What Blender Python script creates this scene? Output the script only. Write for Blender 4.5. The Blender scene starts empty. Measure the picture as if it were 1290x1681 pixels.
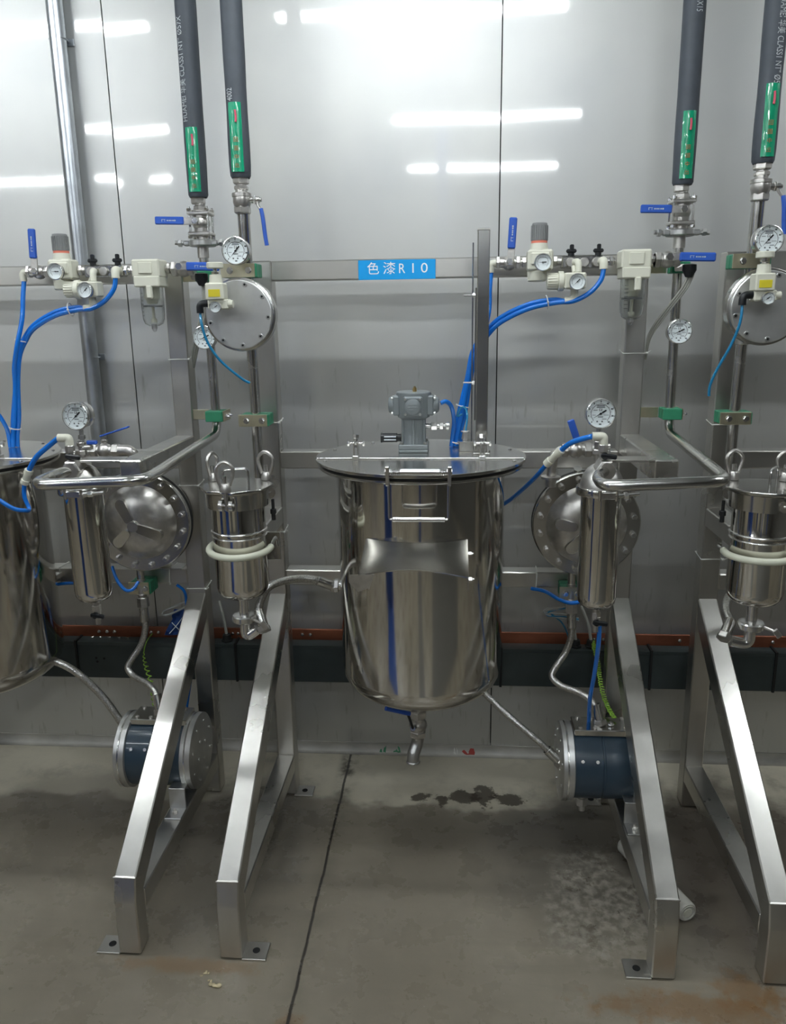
import bpy, bmesh, math, random
from mathutils import Vector, Matrix
random.seed(4)
PI = math.pi
scn = bpy.context.scene
COL = scn.collection
D2R = PI / 180

# ------------------------------------------------------------------ camera
F, PITCH, YAW, ROLL, CD, CH = 1310.76, .24329, .07844, -.01463, 2.5138, 1.5
fw = Vector((-math.sin(YAW) * math.cos(PITCH), math.cos(YAW) * math.cos(PITCH), -math.sin(PITCH)))
r0 = Vector((math.cos(YAW), math.sin(YAW), 0)); u0 = r0.cross(fw)
RT = r0 * math.cos(ROLL) + u0 * math.sin(ROLL); UP = u0 * math.cos(ROLL) - r0 * math.sin(ROLL)
cam_d = bpy.data.cameras.new('camera'); cam = bpy.data.objects.new('camera', cam_d); COL.objects.link(cam)
cam_d.sensor_fit = 'VERTICAL'; cam_d.sensor_height = 36; cam_d.lens = F / 1681 * 36
cam_d.clip_start = .02; cam_d.clip_end = 60
M = Matrix((RT, UP, -fw)).transposed().to_4x4(); M.translation = Vector((0, -CD, CH))
cam.matrix_world = M; scn.camera = cam

# ------------------------------------------------------------------ world, exposure
w = bpy.data.worlds.new('world'); scn.world = w; w.use_nodes = True
w.node_tree.nodes['Background'].inputs[0].default_value = (.55, .6, .65, 1)
w.node_tree.nodes['Background'].inputs[1].default_value = .05
scn.view_settings.view_transform = 'Standard'; scn.view_settings.look = 'None'
scn.view_settings.exposure = 0.42; scn.view_settings.gamma = 1; scn.view_settings.use_curve_mapping = False
LAMP_POWER = 74.0
try:
    scn.cycles.max_bounces = 10; scn.cycles.glossy_bounces = 6; scn.cycles.transmission_bounces = 8
    scn.cycles.sample_clamp_indirect = 6
except Exception:
    pass


def at(u, v, y):
    """world point at depth y that was measured at pixel (u, v)"""
    d = fw + RT * ((u - 645) / F) - UP * ((v - 840.5) / F)
    t = (y + CD) / d.y
    return Vector((d.x * t, y, CH + d.z * t))


# ------------------------------------------------------------------ materials
def lin(h):
    o = []
    for i in (0, 2, 4):
        c = int(h[i:i + 2], 16) / 255
        o.append(c / 12.92 if c <= .04045 else ((c + .055) / 1.055) ** 2.4)
    return (*o, 1)


MATS = {}


def mat(name, col, rough=.5, metal=0., spec=.5, trans=0., emit=None, estr=0., alpha=1., coat=0., aniso=0., noise=None, bump=None, ior=1.45, rnoise=None):
    m = bpy.data.materials.new(name); m.use_nodes = True; nt = m.node_tree; b = nt.nodes['Principled BSDF']
    c = lin(col) if isinstance(col, str) else (*col, 1)
    b.inputs['Base Color'].default_value = c; b.inputs['Roughness'].default_value = rough
    b.inputs['Metallic'].default_value = metal; b.inputs['Specular IOR Level'].default_value = spec
    b.inputs['Transmission Weight'].default_value = trans; b.inputs['IOR'].default_value = ior
    b.inputs['Alpha'].default_value = alpha; b.inputs['Coat Weight'].default_value = coat
    b.inputs['Anisotropic'].default_value = aniso
    if emit:
        b.inputs['Emission Color'].default_value = lin(emit); b.inputs['Emission Strength'].default_value = estr
    N = nt.nodes; L = nt.links
    if noise or bump or rnoise:
        tc = N.new('ShaderNodeTexCoord')

    def nz(scale, detail=4, sc3=(1, 1, 1), rg=.55):
        mp = N.new('ShaderNodeMapping'); mp.inputs['Scale'].default_value = sc3
        L.new(tc.outputs['Object'], mp.inputs['Vector'])
        t = N.new('ShaderNodeTexNoise'); t.inputs['Scale'].default_value = scale
        t.inputs['Detail'].default_value = detail; t.inputs['Roughness'].default_value = rg
        L.new(mp.outputs[0], t.inputs['Vector']); return t
    if noise:   # (scale, amount, stretch)
        t = nz(noise[0], 5, noise[2] if len(noise) > 2 else (1, 1, 1))
        cr = N.new('ShaderNodeValToRGB'); a = noise[1]
        cr.color_ramp.elements[0].position = .3; cr.color_ramp.elements[1].position = .7
        cr.color_ramp.elements[0].color = (c[0] * (1 - a), c[1] * (1 - a), c[2] * (1 - a), 1)
        cr.color_ramp.elements[1].color = (min(1, c[0] * (1 + a)), min(1, c[1] * (1 + a)), min(1, c[2] * (1 + a)), 1)
        L.new(t.outputs['Fac'], cr.inputs[0]); L.new(cr.outputs[0], b.inputs['Base Color'])
    if rnoise:  # (scale, lo, hi, stretch)
        t = nz(rnoise[0], 4, rnoise[3] if len(rnoise) > 3 else (1, 1, 1))
        mr = N.new('ShaderNodeMapRange'); mr.inputs[1].default_value = .3; mr.inputs[2].default_value = .7
        mr.inputs[3].default_value = rnoise[1]; mr.inputs[4].default_value = rnoise[2]
        L.new(t.outputs['Fac'], mr.inputs[0]); L.new(mr.outputs[0], b.inputs['Roughness'])
    if bump:    # (scale, strength, stretch, distance)
        t = nz(bump[0], 3, bump[2] if len(bump) > 2 else (1, 1, 1))
        bp = N.new('ShaderNodeBump'); bp.inputs['Strength'].default_value = bump[1]
        bp.inputs['Distance'].default_value = bump[3] if len(bump) > 3 else .002
        L.new(t.outputs['Fac'], bp.inputs['Height']); L.new(bp.outputs[0], b.inputs['Normal'])
    MATS[name] = m
    return m


m_brush = mat('brushed_steel', (.60, .585, .55), .3, 1, noise=(6, .14, (1, 1, .35)), rnoise=(5, .24, .4), bump=(90, .12, (1, 1, .06), .0006))
m_rail = mat('brushed_steel_rail', (.60, .585, .55), .32, 1, noise=(5, .12, (.4, 1, 1)), rnoise=(5, .26, .42), bump=(90, .12, (.05, 1, 1), .0006))
m_mirror = mat('polished_steel', (.66, .64, .60), .09, 1, rnoise=(3, .06, .13, (1, 1, .3)), bump=(5, .25, (1, 1, .08), .002))
m_lid = mat('satin_steel', (.62, .61, .58), .2, 1, rnoise=(4, .15, .26), bump=(3, .2, (1, 1, 1), .002))
m_pipe = mat('steel_pipe', (.62, .61, .58), .2, 1, rnoise=(12, .15, .3))
m_cast = mat('cast_steel', (.58, .56, .53), .36, 1, noise=(40, .18), bump=(120, .3, (1, 1, 1), .0006))
m_chrome = mat('bright_steel', (.78, .77, .75), .22, 1)
m_mill = mat('turned_steel', (.68, .68, .665), .42, 1, aniso=.3, noise=(30, .05))
m_dull = mat('dull_steel', (.50, .50, .49), .38, 1, noise=(10, .1))
m_galv = mat('galvanised_steel', (.55, .58, .61), .33, 1, noise=(14, .15), bump=(30, .15, (1, 1, .3), .0008))
m_zinc = mat('yellow_zinc', (.62, .58, .42), .34, 1, noise=(12, .12))
m_brass = mat('brass', (.72, .52, .22), .28, 1)
m_copper = mat('copper_bar', '8d5640', .4, .55, noise=(22, .35, (.3, 1, 1)))
m_tray = mat('grey_green_paint', '363e3e', .42, noise=(9, .18), rnoise=(6, .32, .55))
m_motor = mat('grey_motor_paint', '7d8385', .42, .25, bump=(140, .15, (1, 1, 1), .0005))
m_foam = mat('black_foam_rubber', '42474e', .62, noise=(20, .12), bump=(160, .2, (1, 1, 1), .0005))
m_green = mat('green_film', '12916a', .22, coat=.6, noise=(14, .1), bump=(30, .35, (1, 1, .25), .002))
m_red = mat('red_print', 'c84a62', .4)
m_redtxt = mat('faded_red_print', 'a0603f', .45)
m_txt = mat('pale_print', 'b4babd', .5)
m_blueh = mat('blue_vinyl', '2c56b0', .38, noise=(30, .1))
m_hose = mat('blue_hose', '1478dc', .22, coat=.3, trans=.15)
m_hosec = mat('thin_blue_tube', '2a8fc0', .2, coat=.3, trans=.3)
m_white = mat('cream_plastic', 'd3d2c2', .42)
m_whit2 = mat('white_rubber', 'cfd0bd', .5)
m_tie = mat('white_nylon', 'd2d2cc', .45)
m_knob = mat('grey_plastic', '7f8080', .5)
m_orange = mat('orange_ring', 'e0806a', .4)
m_black = mat('black_plastic', '17191c', .38)
m_blackr = mat('black_rubber', '1b1c1c', .6)
m_dial = mat('dial_paper', 'e4ebec', .35)
m_ink = mat('black_ink', '15181a', .5)
m_bowl = mat('clear_bowl', (.93, .95, .94), .06, trans=1., ior=1.2, alpha=.75)
m_clear = mat('clear_tube', (.8, .82, .8), .2, trans=.6, ior=1.2)
m_gblock = mat('green_clamp_plastic', '2f7d5c', .45, noise=(18, .12))
m_barrel = mat('blue_grey_barrel', '2f3f4c', .33, coat=.3, noise=(8, .08))
m_sign = mat('sky_blue_label', '0f9be2', .35)
m_signw = mat('white_lettering', 'e8eef2', .4)
m_yel = mat('yellow_sticker', 'd3c433', .4)
m_redp = mat('red_plastic', '9c2334', .4)
m_yelp = mat('yellow_plastic', 'c9a53a', .4)
m_roll = mat('off_white_filter', 'b9b7ae', .65, noise=(30, .12))
m_crumb = mat('dry_foam_crumb', 'b5a888', .8, noise=(60, .3))
m_wire = mat('green_yellow_wire', '7fa638', .4, noise=(300, .5))
m_cable = mat('grey_cable', '9a9a92', .5)
m_bag = mat('blue_film', '24427e', .35, noise=(12, .3))
m_tapeg = mat('green_tape', '2c7a54', .5)
m_taper = mat('red_tape', 'a33a32', .5)
m_slot = mat('dark_recess', '0d0e0e', .7)


def braid_mat():
    m = mat('braided_steel', (.62, .61, .58), .3, 1)
    nt = m.node_tree; N = nt.nodes; L = nt.links; b = N['Principled BSDF']
    tc = N.new('ShaderNodeTexCoord')
    wv = N.new('ShaderNodeTexVoronoi'); wv.inputs['Scale'].default_value = 260
    L.new(tc.outputs['Object'], wv.inputs['Vector'])
    bp = N.new('ShaderNodeBump'); bp.inputs['Strength'].default_value = .7; bp.inputs['Distance'].default_value = .001
    L.new(wv.outputs['Distance'], bp.inputs['Height']); L.new(bp.outputs[0], b.inputs['Normal'])
    cr = N.new('ShaderNodeValToRGB')
    cr.color_ramp.elements[0].color = (.78, .77, .74, 1); cr.color_ramp.elements[1].color = (.45, .44, .41, 1)
    cr.color_ramp.elements[1].position = .8
    L.new(wv.outputs['Distance'], cr.inputs[0]); L.new(cr.outputs[0], b.inputs['Base Color'])
    return m


m_braid = braid_mat()


def wall_mat():
    """stainless cladding: a sharper and a broader gloss lobe, faint drip marks"""
    m = bpy.data.materials.new('stainless_cladding'); m.use_nodes = True; nt = m.node_tree; N = nt.nodes; L = nt.links
    b = N['Principled BSDF']; out = N['Material Output']
    b2 = N.new('ShaderNodeBsdfPrincipled'); mx = N.new('ShaderNodeMixShader')
    g = N.new('ShaderNodeNewGeometry')

    def nz(scale, sc3, det=4):
        mp = N.new('ShaderNodeMapping'); mp.inputs['Scale'].default_value = sc3
        L.new(g.outputs['Position'], mp.inputs['Vector'])
        t = N.new('ShaderNodeTexNoise'); t.inputs['Scale'].default_value = scale; t.inputs['Detail'].default_value = det
        L.new(mp.outputs[0], t.inputs['Vector']); return t
    # colour: plain steel with brown-grey vertical drip marks
    d = nz(60, (1, 1, .16), 4)
    cr = N.new('ShaderNodeValToRGB')
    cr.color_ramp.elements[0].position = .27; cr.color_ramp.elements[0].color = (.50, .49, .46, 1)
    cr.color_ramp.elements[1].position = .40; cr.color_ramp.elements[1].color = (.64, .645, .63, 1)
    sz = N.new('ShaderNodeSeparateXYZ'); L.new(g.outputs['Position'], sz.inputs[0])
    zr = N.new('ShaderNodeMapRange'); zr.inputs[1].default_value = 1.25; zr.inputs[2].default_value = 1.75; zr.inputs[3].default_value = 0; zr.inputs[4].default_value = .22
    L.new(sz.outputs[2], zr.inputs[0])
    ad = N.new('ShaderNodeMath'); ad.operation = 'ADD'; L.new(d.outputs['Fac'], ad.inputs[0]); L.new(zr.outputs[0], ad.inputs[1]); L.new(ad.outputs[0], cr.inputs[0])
    s = nz(2.2, (1, 1, 1), 3)
    cr2 = N.new('ShaderNodeValToRGB')
    cr2.color_ramp.elements[0].position = .3; cr2.color_ramp.elements[0].color = (.85, .85, .86, 1)
    cr2.color_ramp.elements[1].position = .7; cr2.color_ramp.elements[1].color = (1, .99, .97, 1)
    L.new(s.outputs['Fac'], cr2.inputs[0])
    mu = N.new('ShaderNodeMix'); mu.data_type = 'RGBA'; mu.blend_type = 'MULTIPLY'; mu.inputs[0].default_value = 1
    L.new(cr.outputs[0], mu.inputs[6]); L.new(cr2.outputs[0], mu.inputs[7])
    bp = N.new('ShaderNodeBump'); bp.inputs['Strength'].default_value = .3; bp.inputs['Distance'].default_value = .010
    wv = nz(1.1, (1, 1, .8), 1)
    L.new(wv.outputs['Fac'], bp.inputs['Height'])
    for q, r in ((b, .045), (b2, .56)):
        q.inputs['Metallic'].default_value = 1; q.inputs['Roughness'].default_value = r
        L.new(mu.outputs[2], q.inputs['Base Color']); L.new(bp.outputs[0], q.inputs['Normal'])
    mx.inputs[0].default_value = .88
    L.new(b.outputs[0], mx.inputs[1]); L.new(b2.outputs[0], mx.inputs[2]); L.new(mx.outputs[0], out.inputs[0])
    return m


def floor_mat():
    """worn grey-brown coating: scraped patch by the wall, mopped arcs, oil stains, rust near the feet"""
    m = bpy.data.materials.new('worn_floor_coating'); m.use_nodes = True; nt = m.node_tree; N = nt.nodes; L = nt.links
    b = N['Principled BSDF']; g = N.new('ShaderNodeNewGeometry')
    P = g.outputs['Position']

    def nz(scale, sc3=(1, 1, 1), det=5, rot=0, ro=.55):
        mp = N.new('ShaderNodeMapping'); mp.inputs['Scale'].default_value = sc3; mp.inputs['Rotation'].default_value = (0, 0, rot)
        L.new(P, mp.inputs['Vector'])
        t = N.new('ShaderNodeTexNoise'); t.inputs['Scale'].default_value = scale; t.inputs['Detail'].default_value = det; t.inputs['Roughness'].default_value = ro
        L.new(mp.outputs[0], t.inputs['Vector']); return t.outputs['Fac']

    def math_(op, a, c=None, clamp=False):
        n = N.new('ShaderNodeMath'); n.operation = op; n.use_clamp = clamp
        for i, x in enumerate((a, c)):
            if x is None: continue
            if isinstance(x, (int, float)): n.inputs[i].default_value = x
            else: L.new(x, n.inputs[i])
        return n.outputs[0]

    def ramp(x, lo, hi, a=0, c=1):
        n = N.new('ShaderNodeMapRange'); n.inputs[1].default_value = lo; n.inputs[2].default_value = hi
        n.inputs[3].default_value = a; n.inputs[4].default_value = c; n.interpolation_type = 'SMOOTHSTEP'
        L.new(x, n.inputs[0]); return n.outputs[0]

    def mixc(f, a, c):
        n = N.new('ShaderNodeMix'); n.data_type = 'RGBA'
        if isinstance(f, (int, float)): n.inputs[0].default_value = f
        else: L.new(f, n.inputs[0])
        for i, x in ((6, a), (7, c)):
            if isinstance(x, tuple): n.inputs[i].default_value = x
            else: L.new(x, n.inputs[i])
        return n.outputs[2]
    sp = N.new('ShaderNodeSeparateXYZ'); L.new(P, sp.inputs[0]); X, Y = sp.outputs[0], sp.outputs[1]
    n1 = nz(2.3); n2 = nz(9, det=6, ro=.65); n3 = nz(45, det=3); n25 = nz(24, det=7, ro=.7)
    base = mixc(ramp(n1, .35, .65), lin('7c7466'), lin('989080'))
    base = mixc(ramp(n25, .45, .75, 0, .35), base, lin('6a6356'))
    base = mixc(ramp(n2, .35, .75, 0, .45), base, lin('766f62'))
    # scrape streaks running diagonally
    st = nz(26, (.12, 1, 1), 4, rot=.9)
    base = mixc(ramp(st, .5, .72, 0, .45), base, lin('6e675b'))
    # paler scraped strip next to the wall (edge wanders)
    edge = math_('ADD', Y, math_('MULTIPLY', math_('SUBTRACT', n1, .5), .55))
    pale = ramp(edge, -.31, -.27)
    pale = math_('MULTIPLY', pale, ramp(n2, .25, .55, .55, 1))
    base = mixc(ramp(Y, -.28, -.42, 0, .5), base, lin('6b6457'))
    base = mixc(math_('MULTIPLY', pale, .8), base, lin('c6bfac'))
    # dark worn patches
    def blob(cx, cy, rx, ry, soft=.5, namp=.5, nn=None):
        nn = nn or n2
        dx = math_('DIVIDE', math_('SUBTRACT', X, cx), rx); dy = math_('DIVIDE', math_('SUBTRACT', Y, cy), ry)
        r = math_('SQRT', math_('ADD', math_('MULTIPLY', dx, dx), math_('MULTIPLY', dy, dy)))
        r = math_('ADD', r, math_('MULTIPLY', math_('SUBTRACT', nn, .5), namp * 2))
        return ramp(r, 1 - soft / 2, 1 + soft / 2, 1, 0)
    for cx, cy, rx, ry, a, cc in ((-.62, -.5, .20, .38, .6, '57534c'), (.42, -.5, .32, .3, .75, '4c4842'), (.85, -.55, .3, .4, .75, '504840'), (-1.15, -.3, .3, .14, .45, '69635a'),
                                  (-.05, -.62, .33, .2, .25, '857e70')):
        base = mixc(math_('MULTIPLY', blob(cx, cy, rx, ry, .7, .6), a), base, lin(cc))
    # dried pale splash right of centre
    base = mixc(math_('MULTIPLY', math_('MULTIPLY', blob(.37, -.72, .13, .2, .5, .9), ramp(n3, .35, .7)), .3), base, lin('c0baad'))
    # brown oily smear under the drain
    for cx, cy, rx, ry in ((.03, -.25, .055, .03), (.10, -.24, .035, .05), (.17, -.255, .05, .03), (-.03, -.27, .02, .03), (-.1, -.26, .03, .02)):
        base = mixc(math_('MULTIPLY', blob(cx, cy, rx, ry, .35, 1.8, n25), .85), base, lin('2e2416'))
    # rust in front of the right feet and bottom left
    for cx, cy, rx, ry, a in ((.56, -1.02, .22, .04, .6), (.66, -.97, .06, .05, .6), (-.62, -.97, .16, .02, .45), (-.36, -1.12, .03, .03, .4)):
        base = mixc(math_('MULTIPLY', blob(cx, cy, rx, ry, .9, 1.9, n25), a), base, lin('6b4c26'))
    # the joint from the wall towards the viewer
    jx = math_('ADD', X, math_('ADD', .357, math_('MULTIPLY', math_('SUBTRACT', n2, .5), -.012)))
    jd = math_('ABSOLUTE', jx)
    base = mixc(ramp(jd, .002, .0055, .9, 0), base, lin('1c1916'))
    base = mixc(math_('MULTIPLY', math_('MULTIPLY', ramp(jd, .004, .045, 1, 0), ramp(n2, .42, .6)), ramp(Y, -.45, -.1, .15, .9)), base, lin('26231e'))
    # chips
    sp2 = nz(90, det=2)
    base = mixc(ramp(sp2, .74, .78, 0, .7), base, lin('b5b0a5'))
    L.new(base, b.inputs['Base Color'])
    rr = ramp(n2, .3, .7, .2, .42)
    rr = math_('ADD', rr, math_('MULTIPLY', pale, .2))
    L.new(rr, b.inputs['Roughness']); b.inputs['Specular IOR Level'].default_value = .55
    bp = N.new('ShaderNodeBump'); bp.inputs['Strength'].default_value = .35; bp.inputs['Distance'].default_value = .003
    L.new(n2, bp.inputs['Height']); L.new(bp.outputs[0], b.inputs['Normal'])
    return m


m_wall = wall_mat(); m_floor = floor_mat()
m_cove = mat('cove_steel', (.50, .49, .46), .5, 1, noise=(12, .3, (.4, 1, 1)))
m_beige = mat('beige_wall_panel', 'b8ae98', .5)
m_ceil = mat('pale_ceiling', 'b9bdbd', .6)
m_bluep = mat('blue_reflection_paint', '1c3a74', .4)  # for the added unseen pieces that give blue reflections
m_greyp = mat('grey_panel', '6f6d66', .5)
m_darkp = mat('dark_panel', '55534e', .5)
m_lamp = mat('lamp_diffuser', 'ffffff', .5, emit='f4fbff', estr=LAMP_POWER)


# ------------------------------------------------------------------ mesh builder
def frame_of(d):
    d = Vector(d).normalized()
    a = Vector((0, 0, 1)) if abs(d.z) < .9 else Vector((1, 0, 0))
    x = a.cross(d).normalized(); return x, d.cross(x), d


BOXC = {}


def unit_box(sx, sy, sz, bev, seg=1):
    k = (round(sx, 5), round(sy, 5), round(sz, 5), bev, seg)
    if k not in BOXC:
        bm = bmesh.new(); bmesh.ops.create_cube(bm, size=1)
        for v in bm.verts: v.co = Vector((v.co.x * sx, v.co.y * sy, v.co.z * sz))
        if bev: bmesh.ops.bevel(bm, geom=bm.edges[:], offset=bev, segments=seg, affect='EDGES', profile=.5)
        bm.verts.index_update()
        BOXC[k] = ([v.co.copy() for v in bm.verts], [[v.index for v in f.verts] for f in bm.faces]); bm.free()
    return BOXC[k]


class MB:
    def __init__(s): s.v = []; s.f = []

    def add(s, vs, fs):
        o = len(s.v); s.v += [Vector(v) for v in vs]; s.f += [[i + o for i in f] for f in fs]; return s

    def box(s, c, d, rot=None, bev=.0015):
        b = min(bev, min(d) * .3)
        vs, fs = unit_box(d[0], d[1], d[2], b)
        c = Vector(c)
        return s.add([(rot @ v if rot else v) + c for v in vs], fs)

    def bx(s, x0, x1, y0, y1, z0, z1, bev=.0015):
        return s.box(((x0 + x1) / 2, (y0 + y1) / 2, (z0 + z1) / 2), (abs(x1 - x0), abs(y1 - y0), abs(z1 - z0)), None, bev)

    def lathe(s, o, ax, prof, n=32, a0=0, a1=2 * PI):
        o = Vector(o); x, y, d = frame_of(ax); full = abs(a1 - a0 - 2 * PI) < 1e-6
        vs = []; fs = []; m = n if full else n + 1
        for (t, r) in prof:
            for i in range(m):
                a = a0 + (a1 - a0) * i / n
                vs.append(o + d * t + (x * math.cos(a) + y * math.sin(a)) * max(r, 1e-5))
        for j in range(len(prof) - 1):
            for i in range(n):
                i2 = (i + 1) % m
                fs.append([j * m + i, j * m + i2, (j + 1) * m + i2, (j + 1) * m + i])
        if full:
            if prof[0][1] > 1e-4: fs.append(list(range(m))[::-1])
            if prof[-1][1] > 1e-4: fs.append([(len(prof) - 1) * m + i for i in range(m)])
        return s.add(vs, fs)

    def cyl(s, p0, p1, r, r2=None, n=24, ch=0):
        p0 = Vector(p0); p1 = Vector(p1); h = (p1 - p0).length; r2 = r if r2 is None else r2
        pr = [(0, r), (h, r2)] if not ch else [(0, r - ch), (ch, r), (h - ch, r2), (h, r2 - ch)]
        return s.lathe(p0, p1 - p0, pr, n)

    def hexn(s, p0, p1, r): return s.cyl(p0, p1, r, n=6, ch=r * .12)

    def ball(s, c, r, n=16, sc=(1, 1, 1)):
        vs = []; fs = []; m = n // 2
        for j in range(m + 1):
            t = PI * j / m
            for i in range(n):
                a = 2 * PI * i / n
                vs.append(Vector(c) + Vector((r * sc[0] * math.sin(t) * math.cos(a), r * sc[1] * math.sin(t) * math.sin(a), r * sc[2] * math.cos(t))))
        for j in range(m):
            for i in range(n): fs.append([j * n + i, (j + 1) * n + i, (j + 1) * n + (i + 1) % n, j * n + (i + 1) % n])
        return s.add(vs, fs)

    def tube(s, pts, r, n=12, smooth=6, closed=False, caps=True):
        pts = [Vector(p) for p in pts]
        if smooth > 1: pts = spline(pts, smooth, closed)
        k = len(pts); rs = r if isinstance(r, list) else [r] * k
        vs = []; fs = []; nrm = None
        for i, p in enumerate(pts):
            if closed: t = (pts[(i + 1) % k] - pts[i - 1])
            else: t = pts[min(i + 1, k - 1)] - pts[max(i - 1, 0)]
            t = t.normalized()
            if nrm is None: nrm = frame_of(t)[0]
            else:
                nrm = (nrm - t * nrm.dot(t))
                nrm = nrm.normalized() if nrm.length > 1e-6 else frame_of(t)[0]
            b = t.cross(nrm)
            for j in range(n):
                a = 2 * PI * j / n
                vs.append(p + (nrm * math.cos(a) + b * math.sin(a)) * rs[min(i, len(rs) - 1)])
        for i in range(k if closed else k - 1):
            i2 = (i + 1) % k
            for j in range(n): fs.append([i * n + j, i * n + (j + 1) % n, i2 * n + (j + 1) % n, i2 * n + j])
        if caps and not closed:
            fs.append(list(range(n))[::-1]); fs.append([(k - 1) * n + j for j in range(n)])
        return s.add(vs, fs)

    def torus(s, c, ax, R, r, n=32, m=10, a0=0, a1=2 * PI):
        x, y, d = frame_of(ax); c = Vector(c); full = abs(a1 - a0 - 2 * PI) < 1e-6
        k = n if full else n + 1
        pts = [c + (x * math.cos(a0 + (a1 - a0) * i / n) + y * math.sin(a0 + (a1 - a0) * i / n)) * R for i in range(k)]
        return s.tube(pts, r, m, 1, full)

    def prism(s, poly, ax, a0, a1, bev=0):
        """poly of (p,q); ax 'x': (y,z) ; 'y': (x,z) ; 'z': (x,y)"""
        def mk(a, p, q): return {'x': (a, p, q), 'y': (p, a, q), 'z': (p, q, a)}[ax]
        n = len(poly)
        vs = [mk(a0, p, q) for p, q in poly] + [mk(a1, p, q) for p, q in poly]
        fs = [list(range(n)), [n + i for i in range(n)][::-1]] + [[(i + 1) % n, i, n + i, n + (i + 1) % n] for i in range(n)]
        if bev:
            bm = bmesh.new(); bv = [bm.verts.new(v) for v in vs]
            for f in fs: bm.faces.new([bv[i] for i in f])
            bmesh.ops.recalc_face_normals(bm, faces=bm.faces[:])
            bmesh.ops.bevel(bm, geom=bm.edges[:], offset=bev, segments=1, affect='EDGES')
            bm.verts.index_update()
            vs = [v.co.copy() for v in bm.verts]; fs = [[v.index for v in f.verts] for f in bm.faces]; bm.free()
        return s.add(vs, fs)

    def sheet(s, grid, th):
        """grid [rows][cols] of points, thickened along the local normal"""
        R = len(grid); Cn = len(grid[0]); G = [[Vector(p) for p in r] for r in grid]
        nr = []
        for i in range(R):
            row = []
            for j in range(Cn):
                a = G[min(i + 1, R - 1)][j] - G[max(i - 1, 0)][j]; b = G[i][min(j + 1, Cn - 1)] - G[i][max(j - 1, 0)]
                row.append(a.cross(b).normalized())
            nr.append(row)
        vs = [G[i][j] for i in range(R) for j in range(Cn)] + [G[i][j] + nr[i][j] * th for i in range(R) for j in range(Cn)]
        o = R * Cn; fs = []
        for i in range(R - 1):
            for j in range(Cn - 1):
                q = [i * Cn + j, i * Cn + j + 1, (i + 1) * Cn + j + 1, (i + 1) * Cn + j]
                fs.append(q[::-1]); fs.append([x + o for x in q])
        bd = [j for j in range(Cn)] + [i * Cn + Cn - 1 for i in range(1, R)] + [(R - 1) * Cn + j for j in range(Cn - 2, -1, -1)] + [i * Cn for i in range(R - 2, 0, -1)]
        for a, b in zip(bd, bd[1:] + bd[:1]): fs.append([a, b, b + o, a + o])
        return s.add(vs, fs)

    def build(s, name, m, parent=None, org=None, angle=35):
        if org is None:
            org = Vector((0, 0, 0))
            p = parent
            while p is not None: org = org + p.location; p = p.parent
        else: org = Vector(org)
        bm = bmesh.new()
        bv = [bm.verts.new(v - org) for v in s.v]
        for f in s.f:
            try: bm.faces.new([bv[i] for i in f])
            except ValueError: pass
        bmesh.ops.remove_doubles(bm, verts=bm.verts[:], dist=2e-6)
        bmesh.ops.recalc_face_normals(bm, faces=bm.faces[:])
        me = bpy.data.meshes.new(name); bm.to_mesh(me); bm.free()
        for p in me.polygons: p.use_smooth = True
        me.set_sharp_from_angle(angle=angle * D2R)
        me.materials.append(m)
        o = bpy.data.objects.new(name, me); COL.objects.link(o)
        if parent is None: o.location = org
        else: o.parent = parent
        return o


def spline(p, k, closed=False):
    n = len(p); out = []
    if n < 3: return p
    rng = range(n if closed else n - 1)
    for i in rng:
        if closed: a, b, c, d = p[i - 1], p[i], p[(i + 1) % n], p[(i + 2) % n]
        else: a, b, c, d = p[max(i - 1, 0)], p[i], p[i + 1], p[min(i + 2, n - 1)]
        for j in range(k):
            t = j / k
            out.append(.5 * ((2 * b) + (c - a) * t + (2 * a - 5 * b + 4 * c - d) * t * t + (3 * b - a - 3 * c + d) * t ** 3))
    if not closed: out.append(p[-1])
    return out


def fillet(pts, r, k=6):
    """polyline with rounded corners"""
    pts = [Vector(p) for p in pts]; out = [pts[0]]
    for i in range(1, len(pts) - 1):
        a, b, c = pts[i - 1], pts[i], pts[i + 1]
        rr = min(r, (b - a).length * .48, (c - b).length * .48)
        p = b + (a - b).normalized() * rr; q = b + (c - b).normalized() * rr
        for j in range(k + 1):
            t = j / k; out.append(p * (1 - t) ** 2 + b * 2 * t * (1 - t) + q * t * t)
    out.append(pts[-1]); return out


def rotz(a): return Matrix.Rotation(a, 3, 'Z')


# ------------------------------------------------------------------ things
def thing(name, label, cat, loc, group=None):
    o = bpy.data.objects.new(name, None); COL.objects.link(o); o.location = loc; o.empty_display_size = .02
    return tag(o, label, cat, group)


def tag(o, label, cat, group=None):
    o['label'] = label; o['category'] = cat
    if group: o['group'] = group
    return o


def struct(o): o['kind'] = 'structure'; return o


def part(mb, name, m, parent, label=None, angle=35):
    o = mb.build(name, m, parent, angle=angle)
    if label: o['label'] = label
    return o


PER = 1.262


def dup(root, k, label, ren=None):
    def cp(o, par):
        c = o.copy(); COL.objects.link(c)
        if par is not None: c.parent = par
        for ch in o.children: cp(ch, c)
        return c
    r = cp(root, None); r.location = root.location + Vector((PER * k, 0, 0)); r['label'] = label
    return r


def stations(root, labels):
    """labels {k: text}; root is built for the centre station k=0"""
    ks = list(labels)
    done = []
    for k in ks:
        if k != 0: done.append(dup(root, k, labels[k]))
    if 0 in labels: root['label'] = labels[0]
    else:
        # home station not seen: move the source itself away to the first label
        bpy.data.objects.remove(done[0], do_unlink=True) if False else None
    return done


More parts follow.
